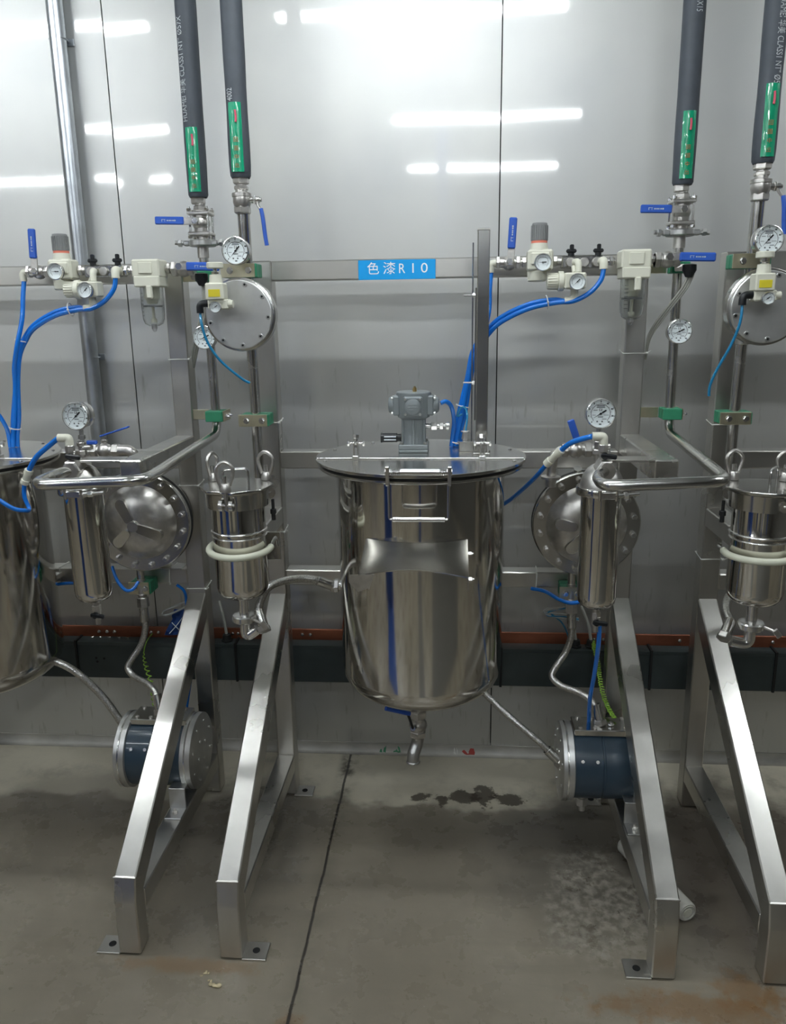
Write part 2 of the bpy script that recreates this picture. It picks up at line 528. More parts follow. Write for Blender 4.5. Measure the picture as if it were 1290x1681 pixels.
# ------------------------------------------------------------------ text
def text_polys(s, size, extrude=.0):
    cu = bpy.data.curves.new('t', 'FONT'); cu.body = s; cu.size = size; cu.align_x = 'LEFT'; cu.align_y = 'CENTER'
    cu.resolution_u = 3
    o = bpy.data.objects.new('t', cu); COL.objects.link(o)
    dg = bpy.context.evaluated_depsgraph_get(); me = o.evaluated_get(dg).to_mesh()
    vs = [v.co.copy() for v in me.vertices]; fs = [list(p.vertices) for p in me.polygons]
    o.evaluated_get(dg).to_mesh_clear(); bpy.data.objects.remove(o, do_unlink=True)
    return vs, fs


def text_on(s, size, org, ex, ey, name, m, parent, cyl=None, width=None):
    """flat text on a plane, or wrapped on a vertical cylinder cyl=(cx,cy,r)"""
    vs, fs = text_polys(s, size); ex = Vector(ex); ey = Vector(ey); org = Vector(org)
    if width and vs:
        mx = max(v.x for v in vs); k = width / mx
        for v in vs: v.x *= k
    mb = MB(); out = []
    for v in vs:
        p = org + ex * v.x + ey * v.y
        if cyl:
            cx, cy, r = cyl; a0 = math.atan2(org.y - cy, org.x - cx)
            h = Vector((p.x - org.x, p.y - org.y, 0)); tdir = Vector((-math.sin(a0), math.cos(a0), 0)); a = a0 + h.dot(tdir) / r
            p = Vector((cx + (r + .0006) * math.cos(a), cy + (r + .0006) * math.sin(a), p.z))
        out.append(p)
    mb.add(out, fs)
    o = mb.build(name, m, parent); return o

# ================================================================== the setting
RX0, RX1, RYB, RZ = -6.2, 2.7, -7.6, 2.7
fl = struct(MB().bx(RX0, RX1, RYB, .02, -.08, 0, 0).build('floor', m_floor))
ce = struct(MB().bx(RX0, RX1, RYB, .08, RZ, RZ + .08, 0).build('ceiling', m_ceil))
wl = struct(MB().bx(RX0 - .08, RX0, RYB, .08, 0, RZ, 0).build('wall_left', m_beige))
wr = struct(MB().bx(RX1, RX1 + .08, RYB, .08, 0, RZ, 0).build('wall_right', m_darkp))
wf = struct(MB().bx(RX0, RX1, RYB - .08, RYB, 0, RZ, 0).build('wall_front', m_greyp))
wb = struct(MB().bx(RX0, RX1, .02, .08, 0, RZ, 0).build('wall_back', m_slot))
seams = [-1.021 - 1.151 * i for i in range(4, 0, -1)] + [-1.021, .130, 1.281, 2.432]
for a, b in zip(seams, seams[1:]):
    g = []
    nx, nz_ = 10, 6
    for i in range(nz_ + 1):
        row = []
        for j in range(nx + 1):
            t = j / nx; x = a + .0018 + (b - a - .0036) * t
            # thin cladding: pressed back slightly along both long edges
            e = min(t, 1 - t); y = 0 + .004 * max(0, 1 - e / .05)
            row.append((x, y, .03 + (RZ - .03) * i / nz_))
        g.append(row)
    pn = MB().sheet(g, .012)
    # make sure the visible side is at y = 0 (sheet thickens away from the room)
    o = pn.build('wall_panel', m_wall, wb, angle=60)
# cove strip at the wall foot
struct(MB().prism([(.018, 0), (-.016, 0), (-.0155, .004), (-.012, .012), (-.0045, .030), (-.0035, .040), (.018, .040)], 'x', RX0, RX1).build('baseboard_back', m_cove, angle=50))
# made-up panels, posts and floor strips out of view, added for their reflections
struct(MB().bx(RX0, RX0 + .05, -4.6, -3.0, 0, 2.5, 0).build('reflection_panel_1', m_bluep))  # unseen blue panel, added for the blue streak in the tank
for i, (x0, x1, mm) in enumerate([(-5.9, -4.9, m_beige), (-4.5, -4.0, m_bluep), (-3.9, -3.0, m_beige), (-2.5, -1.9, m_darkp), (-1.8, -.6, m_beige), (-.3, .5, m_greyp), (.7, 1.1, m_bluep), (1.2, 2.1, m_darkp)]):  # invented panel colours to vary what the steel mirrors
    struct(MB().bx(x0, x1, RYB, RYB + .1, 0, 2.6, 0).build('reflection_prop_%d' % (i + 1), mm))

struct(MB().bx(-1.56, -1.22, -2.12, -1.95, 0, RZ, .01).build('reflection_prop_20', m_bluep))  # added blue post, stands in for a person mirrored in tank and pot
struct(MB().prism([(-.86, -1.34), (-.56, -1.34), (-1.22, -2.1), (-1.56, -2.1)], 'z', 0, .002).build('reflection_prop_22', m_bluep))  # added blue floor strip, carries the blue reflection down the tank
struct(MB().prism([(.16, -1.34), (1.0, -1.34), (2.6, -2.6), (2.6, -6.0), (1.3, -5.0)], 'z', 0, .002).build('reflection_prop_23', m_darkp))  # added dark floor strip, darkens the tank's right side by reflection
struct(MB().prism([(-.10, -1.34), (.03, -1.34), (.0, -4.2), (-.22, -4.2)], 'z', 0, .002).build('reflection_prop_24', m_darkp))  # added dark strip, mimics the viewer mirrored in the tank
struct(MB().bx(-.08, .02, -3.2, -3.1, 0, RZ, .01).build('reflection_prop_21', m_bluep))  # added thin blue post for the tank's second blue streak
# ceiling lamps (their reflections cross the cladding); last two unseen, added to brighten
LP = [(-1.85, -1.02), (-.15, -1.02), (-1.83, -2.83), (.18, -2.83), (-3.8, -4.63), (-2.25, -4.63), (.18, -4.63), (-3.8, -2.83), (2.05, -1.02)]
for i, (x, y) in enumerate(LP):
    L = thing('ceiling_light', 'linear ceiling light mirrored in the steel wall or added out of view, row %s, position %s from the left' % (('nearest', 'middle', 'farthest')[(0, 0, 1, 1, 2, 2, 2, 1, 0)[i]], ('one', 'two', 'two', 'three', 'one', 'two', 'three', 'one', 'three')[i]), 'light', (x, y, RZ), 'linear ceiling lights')
    part(MB().box((x, y, RZ - .02), (1.18, .09, .04)), 'housing', m_white, L)
    part(MB().box((x, y, RZ - .048), (1.12, .04, .016)), 'diffuser', m_lamp, L)

# copper busbar and cable trunk along the wall, behind the frames
cop = thing('copper_busbar', 'reddish copper busbar running along the steel wall above the grey duct', 'busbar', (0, -.04, .45))
part(MB().bx(-2.4, 1.6, -.046, -.038, .438, .480, .001), 'bar', m_copper, cop)
for u in (165, 178, 190, 383, 392, 497, 510, 1115, 1200, 1268, 250, 262, 975, 990):
    q = at(u, 1046, -.046)
    part(MB().hexn((q.x, -.046, .463), (q.x, -.053, .463), .006).cyl((q.x, -.053, .463), (q.x, -.058, .463), .003, n=10), 'bolt', m_chrome, cop)
tr = thing('cable_duct', 'dark grey green painted steel cable duct running along the wall behind the frames', 'cable duct', (0, -.1, .33))
cuts = [-2.4, at(128, 1090, -.1).x, at(388, 1090, -.1).x, at(822, 1090, -.1).x, at(1068, 1090, -.1).x, at(1273, 1090, -.1).x, 1.6]
for a, b in zip(cuts, cuts[1:]):
    s = part(MB().prism([(-.1, .315), (-.1, .440), (-.096, .444), (-.052, .446), (-.052, .43), (-.004, .43), (-.004, .315)], 'x', a + .003, b - .003, .0015), 'duct_section', m_tray, tr)
    part(MB().bx(a + .006, b - .006, -.102, -.0985, .434, .446, .0008), 'lid_edge', m_tray, s)
for c in cuts[1:-1]:
    part(MB().bx(c - .004, c + .004, -.104, -.05, .312, .450, .001), 'joint_strip', m_blackr, tr)
for u in (152, 166, 180, 196, 210):
    q = at(u, 1049, -.07)
    part(MB().hexn((q.x, -.07, .443), (q.x, -.07, .453), .006), 'screw', m_chrome, tr)
for u, v in ((158, 1080), (171, 1081), (160, 1086)):
    q = at(u, v, -.1)
    part(MB().cyl((q.x, -.1005, q.z), (q.x, -.099, q.z), .004, n=14), 'hole', m_slot, tr)
for u in (373, 945, 970):
    q = at(u, 1050, -.07)
    g = thing('cable_gland', {373: 'black cable gland on the duct behind the left steel filter pot', 945: 'black cable gland on the duct left of the two near the right braided hose', 970: 'black cable gland on the duct right of its twin by the coiled earth wire'}[u], 'cable gland', (q.x, -.072, .445), 'black cable glands on the duct')
    part(MB().cyl((q.x, -.072, .443), (q.x, -.072, .470), .016, .013, n=18, ch=.002), 'body', m_blackr, g)
    part(MB().hexn((q.x, -.072, .443), (q.x, -.072, .452), .019), 'nut', m_blackr, g)
    part(MB().tube([(q.x, -.072, .465), (q.x - .01, -.06, .52), (q.x - .03, -.03, .57)], .005, 8), 'cable', m_cable, g)

# galvanised conduit on the wall at left
gp = thing('conduit_pipe', 'galvanised grey conduit pipe standing against the wall at upper left', 'pipe', (-1.142, -.035, .93))
part(MB().cyl((-1.142, -.035, .93), (-1.142, -.035, RZ), .0235, n=28), 'tube', m_galv, gp)
for z in (1.38, 2.28):
    part(MB().torus((-1.142, -.03, z), (0, 0, 1), .0255, .0022, 28, 6).bx(-1.175, -1.109, -.006, 0, z - .01, z + .01), 'saddle', m_galv, gp)

# ================================================================== frames
FR = {-1: 'brushed steel tube frame at far left carrying the cut-off left tank',
      0: 'brushed square tube steel frame with diagonal legs holding the middle tank',
      1: 'brushed steel tube frame at far right, only its left post and leg in view'}
T = .054
XL0, XL1, XR0, XR1, YF, YB = -.555, -.501, .458, .512, -.27, -.216


def make_frame():
    t = thing('equipment_frame', FR[0], 'frame', (0, YB, 0), 'equipment frames')
    for x0, x1 in ((XL0, XL1), (XR0, XR1)):
        part(MB().bx(x0, x1, YF, YB, 0.004, 1.645, .003), 'post', m_brush, t)
        # foot and diagonal leg
        part(MB().prism([(-.948, .004), (-.948, .148), (-.935, .212), (-.894, .19), (-.894, .004)], 'x', x0, x1, .003), 'foot', m_brush, t)
        part(MB().prism([(-.936, .208), (YF + .001, .688), (YF + .001, .610), (-.895, .150)], 'x', x0 + .0005, x1 - .0005, .003), 'diagonal_leg', m_brush, t)
        part(MB().bx(x0, x1, -.894, YF, .091, .145, .003), 'floor_beam', m_brush, t)
        for yw, zw in ((-.936, .209),):
            part(MB().tube([(x0, yw - .001, zw), (x1, yw - .001, zw)], .0022, 8, 1), 'weld_seam', m_cast, t)
    for z0, z1 in ((1.592, 1.644), (1.069, 1.119), (.714, .761)):
        part(MB().bx(XL1, XR0, YF + .001, YB - .001, z0, z1, .003), 'rail', m_rail, t)
    # base plates with a bolt hole each
    for cx, cy in ((XL1 + .028, -.921), (XR0 - .028, -.921), (XL1 + .024, -.25), (XR0 - .024, -.25)):
        p = part(MB().box((cx, cy, .003), (.058, .056, .006), None, .001), 'base_plate', m_brush, t)
        part(MB().cyl((cx, cy, .0055), (cx, cy, .0068), .009, n=18), 'bolt_hole', m_slot, p)
    # bracket arm that reaches forward from the right post, with a cross plate to the left
    part(MB().bx(XR0, XR1, -.676, YF, 1.113, 1.167, .003), 'bracket_arm', m_brush, t)
    part(MB().bx(.352, XR0 + .001, -.674, -.62, 1.161, 1.167, .001), 'cross_plate', m_brush, t)
    # short arm and pad on the left post
    part(MB().bx(XL0, XL1, -.5, YF, .905, .957, .003), 'pot_arm', m_brush, t)
    part(MB().bx(-.545, -.459, -.508, -.500, .868, .944, .001), 'pot_pad', m_lid, t)
    return t


stations(make_frame(), {0: FR[0], -1: FR[-1], 1: FR[1]})

# sign on the top rail
sg = tag(MB().bx(-.2605, -.052, -.2745, -.2695, 1.590, 1.641, .0006).build('label_plate', m_sign, org=(-.156, -.2695, 1.615)), 'sky blue name label with white characters stuck on the top rail', 'label')
for ch, u0, u1, v in (('色', 602, 622, 442.5), ('漆', 628, 649, 442), ('R', 653.5, 665, 441.5), ('1', 672, 679, 441), ('0', 690, 702, 440.5)):
    q = at(u0, v, -.2751); text_on(ch, .0345 if ord(ch) > 999 else .036, q, (1, 0, 0), (0, 0, 1), 'character', m_signw, sg, width=at(u1, v, -.2751).x - q.x)

# cable ties round posts and rails
TIES = [(-.27, .458 - PER, .512 - PER, 590, 300, 'white cable tie round the left post just below the air filter bowl'),
        (-.27, .458 - PER, .512 - PER, 797, 320, 'white cable tie round the left post beside the bent steel pipe'),
        (-.27, .458 - PER, .512 - PER, 966, 325, 'white cable tie round the left post just above its diagonal leg'),
        (-.27, .458, .512, 580, 1043, 'white cable tie round the right middle post below the clear bowl'),
        (-.27, -.555, -.501, 873, 455, 'white cable tie round the post behind the middle filter pot'),
        (-.27, -.555, -.501, 694, 440, 'white cable tie round the post at the green pipe clamp, left of the tank'),
        (-.27, -.555 + PER, -.501 + PER, 918, 1160, 'white cable tie round the far right post beside the filter pot'),
        (-.27, -.555 + PER, -.501 + PER, 697, 1190, 'white cable tie round the far right post under its green clamp')]
for yf, x0, x1, v, u, lab in TIES:
    z = at(u, v, yf).z
    e = .0022
    pts = [(x0 - e, yf - e, z), (x1 + e, yf - e, z), (x1 + e, YB + e, z + .006), (x0 - e, YB + e, z + .006)]
    o = MB().tube(pts, .0019, 6, 1, True).box((x1 + .004, yf - .006, z + .001), (.008, .006, .006)).tube([(x1 + .004, yf - .006, z), (x1 + .014, yf - .014, z + .008)], .0015, 6, 1).build('cable_tie', m_tie, org=(x0, yf, z))
    tag(o, lab, 'cable tie', 'white cable ties on the posts')
for x, z0, z1, lab in ((at(98, 940, -.27).x, .714, .761, 'white cable tie round the low rail next to the left tank'), (at(278, 945, -.27).x, .714, .761, 'white cable tie round the low rail below the red capped bottle'), (at(880, 940, -.27).x, .714, .761, 'white cable tie round the low rail right of the middle tank')):
    e = .002
    o = MB().tube([(x, YF - e, z0 - e), (x + .002, YF - e, z1 + e), (x + .004, YB + e, z1 + e), (x + .002, YB + e, z0 - e)], .0018, 6, 1, True).build('cable_tie', m_tie, org=(x, YF, z0))
    tag(o, lab, 'cable tie', 'white cable ties on the low rail')

# ================================================================== tank
TX, TY, TR = -.087, -.475, .2165
ZT = 1.1445


def make_tank():
    t = thing('mixing_tank', '', 'tank', (TX, TY, .42), 'mixing tanks')
    prof = [(1.128, TR), (.572, TR), (.552, TR - .003), (.530, TR - .014), (.512, TR - .036), (.500, TR - .065), (.490, TR - .11), (.484, TR - .16), (.482, .0)]
    part(MB().lathe((TX, TY, 0), (0, 0, 1), prof, 96), 'shell', m_mirror, t, angle=60)
    part(MB().lathe((TX, TY, 0), (0, 0, 1), [(1.121, TR), (1.121, .262), (1.124, .265), (1.128, .265), (1.130, .262), (1.130, TR)], 96), 'rim_flange', m_lid, t)
    part(MB().cyl((TX, TY, 1.130), (TX, TY, 1.136), .260, n=96), 'gasket', m_blackr, t)
    yc = -.535   # hinge chord
    def half(front):
        a = math.asin((yc - TY) / .27)
        a0, a1 = (PI - a, 2 * PI + a) if front else (a, PI - a)
        k = 60; P = [(TX + .27 * math.cos(a0 + (a1 - a0) * i / k), TY + .27 * math.sin(a0 + (a1 - a0) * i / k)) for i in range(k + 1)]
        P = [(p, q + (-.0015 if front else .0015) * (1 if i in (0, k) else 0)) for i, (p, q) in enumerate(P)]
        return MB().prism(P, 'z', 1.137, ZT, .0008)
    part(half(False), 'lid', m_lid, t)
    fl_ = part(half(True), 'lid_flap', m_lid, t)
    part(MB().bx(TX - .26, TX + .26, yc - .003, yc + .003, ZT, ZT + .004, .001), 'hinge_strip', m_chrome, t)
    for x in (-.246, .070):
        c = part(MB().bx(x - .008, x + .008, yc - .022, yc + .02, ZT, ZT + .012).bx(x - .0065, x - .0025, yc - .012, yc + .012, ZT + .008, ZT + .045).bx(x + .0025, x + .0065, yc - .012, yc + .012, ZT + .008, ZT + .045), 'clamp_lug', m_chrome, t)
        part(MB().cyl((x - .02, yc, ZT + .04), (x + .02, yc, ZT + .04), .0035, n=12).hexn((x - .022, yc, ZT + .04), (x - .016, yc, ZT + .04), .007).hexn((x + .016, yc, ZT + .04), (x + .022, yc, ZT + .04), .007), 'pivot_bolt', m_chrome, c)
        part(MB().cyl((x, yc, ZT + .03), (x, yc + .004, ZT + .062), .004, n=12).hexn((x, yc, ZT + .052), (x, yc + .003, ZT + .062), .008), 'swing_bolt', m_chrome, c)
    for a in (20, 55, 90, 125, 160, 200, 340):
        x = TX + .25 * math.cos(a * D2R); y = TY + .25 * math.sin(a * D2R)
        part(MB().cyl((x, y, ZT - .001), (x, y, ZT + .003), .005, n=12, ch=.001), 'lid_screw', m_chrome, t)
    # sprung lift handle on the front edge
    hy = TY - .272; hz = 1.153
    h = part(MB().cyl((-.122, hy, hz), (-.032, hy, hz), .0085, n=18, ch=.001), 'lift_handle', m_chrome, t)
    for x0, x1 in ((-.148, -.112), (-.042, -.006)):
        n = 8; pts = [(x0 + (x1 - x0) * i / (n * 10), hy + .0075 * math.cos(i * 2 * PI / 10), hz + .0075 * math.sin(i * 2 * PI / 10)) for i in range(n * 10 + 1)]
        part(MB().tube(pts, .0013, 6, 1).cyl((x0, hy, hz), (x1, hy, hz), .004, n=10), 'spring', m_chrome, h)
    for x in (-.150, -.010):
        part(MB().bx(x - .004, x + .004, hy - .012, hy + .018, hz - .03, hz + .014, .001).cyl((x - .006, hy, hz), (x + .006, hy, hz), .008, n=14), 'hinge_ear', m_chrome, h)
    part(MB().tube(fillet([(-.148, hy - .004, hz - .012), (-.147, hy - .004, 1.044), (-.013, hy - .004, 1.044), (-.012, hy - .004, hz - .012)], .006), .0032, 8, 1), 'drop_bail', m_chrome, h)
    part(MB().cyl((-.140, hy - .004, 1.044), (-.020, hy - .004, 1.044), .0062, n=16, ch=.001), 'grip_bar', m_chrome, h)
    # front chute plate: rear edge hugs the shell, front edge is cut to a hollow curve
    rows = []
    for i in range(5):
        s = i / 4; row = []
        for j in range(25):
            q = j / 24; x = -.213 + .246 * q
            yr = TY - math.sqrt((TR + .001) ** 2 - (x - TX) ** 2)
            yf = -.822 + .032 * math.sin(PI * q) - .012 * q
            zr = .968; zf = .931 + .004 * math.sin(PI * q)
            row.append((x, yr + (yf - yr) * s, zr + (zf - zr) * s))
        rows.append(row)
    ch = part(MB().sheet(rows, .003), 'chute_plate', m_lid, t, angle=50)
    part(MB().prism([(-.235, .932), (-.178, .934), (-.188, .903), (-.214, .893), (-.235, .915)], 'y', -.822, -.818), 'front_lip', m_cast, ch)
    part(MB().prism([(-.82, .930), (-.69, .962), (-.69, .925), (-.82, .898)], 'x', -.192, -.189), 'gusset', m_cast, ch)
    part(MB().prism([(-.835, .932), (-.655, .967), (-.655, .955), (-.80, .905), (-.835, .905)], 'x', .0305, .0335), 'gusset', m_lid, ch)
    for y, z in ((-.70, .948), (-.80, .918)):
        part(MB().hexn((.0335, y, z), (.042, y, z), .006).cyl((.04, y, z), (.046, y, z), .003, n=10), 'bolt', m_chrome, ch)
    # side nozzle with a hose nut
    nz_ = Vector((-.303, TY + .01, .783))
    part(MB().cyl(nz_ + Vector((.02, 0, 0)), nz_ + Vector((-.012, 0, 0)), .013, n=20).hexn(nz_ + Vector((-.008, 0, 0)), nz_ + Vector((-.022, 0, 0)), .019), 'side_nozzle', m_chrome, t)
    part(MB().bx(TX - .16, TX + .16, TY + .13, YF + .002, .735, .752).bx(TX - .16, TX + .16, TY + .13, YF + .002, 1.075, 1.09), 'rear_bracket', m_lid, t)
    part(MB().cyl((-.097, TY, .49), (-.098, TY, .405), .017, n=20).hexn((-.097, TY, .45), (-.0975, TY, .43), .022), 'outlet', m_cast, t)
    return t


stations(make_tank(), {0: 'polished stainless steel mixing tank with round lid and motor, middle of the picture',
                       -1: 'polished steel mixing tank cut off by the left edge of the picture'})

# drain valve under the tank
def make_drain():
    x, y = -.098, TY
    t = thing('drain_valve', '', 'valve', (x, y, .268), 'drain valves under the tanks')
    part(MB().hexn((x, y, .420), (x, y, .398), .025).cyl((x, y, .40), (x - .001, y, .352), .019, n=20).ball((x, y, .375), .026, 20, (1, 1, .8)).hexn((x, y, .358), (x - .001, y, .338), .024), 'body', m_cast, t)
    part(MB().tube(fillet([(x, y, .345), (x - .002, y + .004, .318), (x - .014, y - .014, .288), (x - .014, y - .016, .268)], .02), .0175, 18, 1), 'elbow', m_dull, t)
    part(MB().torus((x - .014, y - .016, .268), (0, -.1, -1), .0165, .0035, 24, 8), 'elbow_lip', m_dull, t)
    part(MB().cyl((x, y, .38), (x - .012, y - .036, .384), .006, n=12).hexn((x - .010, y - .030, .3835), (x - .013, y - .039, .3845), .009), 'stem', m_chrome, t)
    h0, h1, h2 = Vector((x - .013, y - .038, .385)), at(669, 1171, y - .06), at(633, 1163, y - .09)
    part(MB().tube([h0, h0.lerp(h1, .5), h1], .004, 8, 2), 'lever', m_black, t)
    part(MB().tube([h1 - (h2 - h1) * .1, h1.lerp(h2, .5), h2], .006, 10, 2), 'handle_grip', m_blueh, t)
    return t


stations(make_drain(), {0: 'steel drain valve with blue lever and down-turned elbow under the middle tank'})

# ================================================================== radial air motor on the lid
def make_motor():
    x, y = -.107, -.405
    b = ZT
    t = thing('air_motor', '', 'motor', (x, y, b), 'air motors')
    part(MB().box((x, y, b + .004), (.078, .078, .008), None, .002).box((x, y, b + .0145), (.078, .078, .013), None, .002), 'base_flange', m_motor, t)
    for sx in (-1, 1):
        for sy in (-1, 1):
            part(MB().hexn((x + sx * .031, y + sy * .031, b + .021), (x + sx * .031, y + sy * .031, b + .028), .0055), 'bolt', m_dull, t)
    part(MB().lathe((x, y, b), (0, 0, 1), [(.018, .033), (.03, .030), (.085, .0315), (.10, .036)], 40), 'column', m_motor, t)
    for a in (-90, -30, -150, 30, 150, 90):
        dx, dy = math.cos(a * D2R), math.sin(a * D2R)
        part(MB().box((x + dx * .031, y + dy * .031, b + .058), (.008, .008, .084), rotz(a * D2R), .002), 'rib', m_motor, t)
    part(MB().lathe((x, y, b), (0, 0, 1), [(.086, .034), (.091, .042), (.115, .0445), (.150, .046), (.155, .0455), (.157, .0435)], 48), 'crankcase', m_motor, t)
    for a in (-90, 0, 180):
        d = Vector((math.cos(a * D2R), math.sin(a * D2R), 0)); s = Vector((-d.y, d.x, 0)); c = Vector((x, y, b + .122))
        L0 = .040 if a != -90 else .036
        hd = part(MB().box(c + d * (L0 + .004), (.020, .050, .052), rotz(a * D2R), .004), 'cylinder_head', m_motor, t)
        part(MB().lathe(c + d * (L0 + .012), d, [(0, .023), (.008, .022), (.013, .019), (.0145, .014)] if a != -90 else [(0, .021), (.005, .020), (.006, .018), (.0065, .0)], 28), 'cap', m_motor, hd)
        if a == -90:
            part(MB().box(c + d * (L0 + .018) + Vector((0, 0, .006)), (.022, .002, .002)).box(c + d * (L0 + .018) + Vector((0, 0, -.001)), (.026, .002, .002)).box(c + d * (L0 + .018) + Vector((-.004, 0, -.008)), (.012, .002, .002)), 'cast_ridge', m_motor, hd)
        for p in (-1, 1):
            for q in (-1, 1):
                o = c + d * (L0 + .013) + s * (p * .019) + Vector((0, 0, q * .0195))
                part(MB().hexn(o, o + d * .005, .0035), 'bolt', m_dull, hd)
    part(MB().hexn((x + .003, y, b + .156), (x + .003, y, b + .166), .006).cyl((x + .003, y, b + .164), (x + .003, y, b + .170), .003, n=10), 'grease_nipple', m_brass, t)
    mz = b + .035
    mu = part(MB().cyl((x - .034, y, mz), (x - .046, y, mz), .0105, n=16).cyl((x - .044, y, mz), (x - .086, y, mz), .0125, n=20, ch=.001).cyl((x - .084, y, mz), (x - .088, y, mz), .0138, n=20), 'muffler', m_black, t)
    for dz in (-.004, .004):
        part(MB().box((x - .063, y - .0122, mz + dz), (.032, .002, .003), None, .0004), 'vent_slot', m_signw, mu)
    fz = b + .066
    part(MB().cyl((x + .03, y, fz), (x + .05, y, fz), .007, n=14).hexn((x + .045, y, fz), (x + .062, y, fz), .011).cyl((x + .062, y, fz), (x + .072, y, fz), .006, n=12).hexn((x + .068, y, fz), (x + .078, y, fz), .009).cyl((x + .078, y, fz), (x + .086, y, fz), .004, n=12).cyl((x + .084, y, fz), (x + .094, y, fz), .0115, n=18, ch=.001), 'throttle_valve', m_chrome, t)
    return t


stations(make_motor(), {0: 'grey cast radial air motor with brass nipple bolted on the middle tank lid'})

# level pole on the lid
def make_pole():
    t = thing('level_gauge_pole', '', 'level gauge', (.070, -.45, ZT), 'level poles')
    part(MB().bx(.055, .085, -.455, -.425, ZT + .004, 1.696, .002), 'square_tube', m_lid, t)
    part(MB().bx(.0545, .0855, -.4555, -.4245, 1.695, 1.699, .001), 'end_cap', m_cast, t)
    part(MB().bx(.048, .092, -.475, -.405, ZT, ZT + .005).hexn((.052, -.468, ZT + .004), (.052, -.468, ZT + .012), .005).hexn((.088, -.468, ZT + .004), (.088, -.468, ZT + .012), .005), 'foot_plate', m_lid, t)
    part(MB().cyl((.0445, -.44, ZT + .03), (.0445, -.44, 1.667), .0019, n=8), 'rod', m_pipe, t)
    part(MB().bx(.0505, .0545, -.446, -.434, 1.23, 1.56, .001), 'side_strip', m_lid, t)
    for v in (485, 628):
        z = at(770, v, -.44).z
        part(MB().cyl((.022, -.44, z), (.046, -.44, z), .002, n=8).hexn((.044, -.44, z), (.052, -.44, z), .0055), 'stop_screw', m_chrome, t)
    return t


stations(make_pole(), {0: 'tall square steel level pole with thin side rod standing on the middle tank lid'})

def make_junction():
    t = thing('lid_connector_box', '', 'connector', (.030, -.41, ZT), 'lid connector boxes')
    part(MB().bx(.012, .052, -.43, -.39, ZT, ZT + .026, .002), 'box', m_lid, t)
    part(MB().bx(.008, .056, -.434, -.386, ZT + .025, ZT + .028, .0006), 'cover', m_lid, t)
    part(MB().bx(.022, .036, -.417, -.403, ZT + .028, ZT + .052, .001).bx(.017, .041, -.414, -.406, ZT + .05, ZT + .054, .001), 'clip', m_chrome, t)
    return t


stations(make_junction(), {0: 'small steel connector box between motor and pole on the tank lid'})

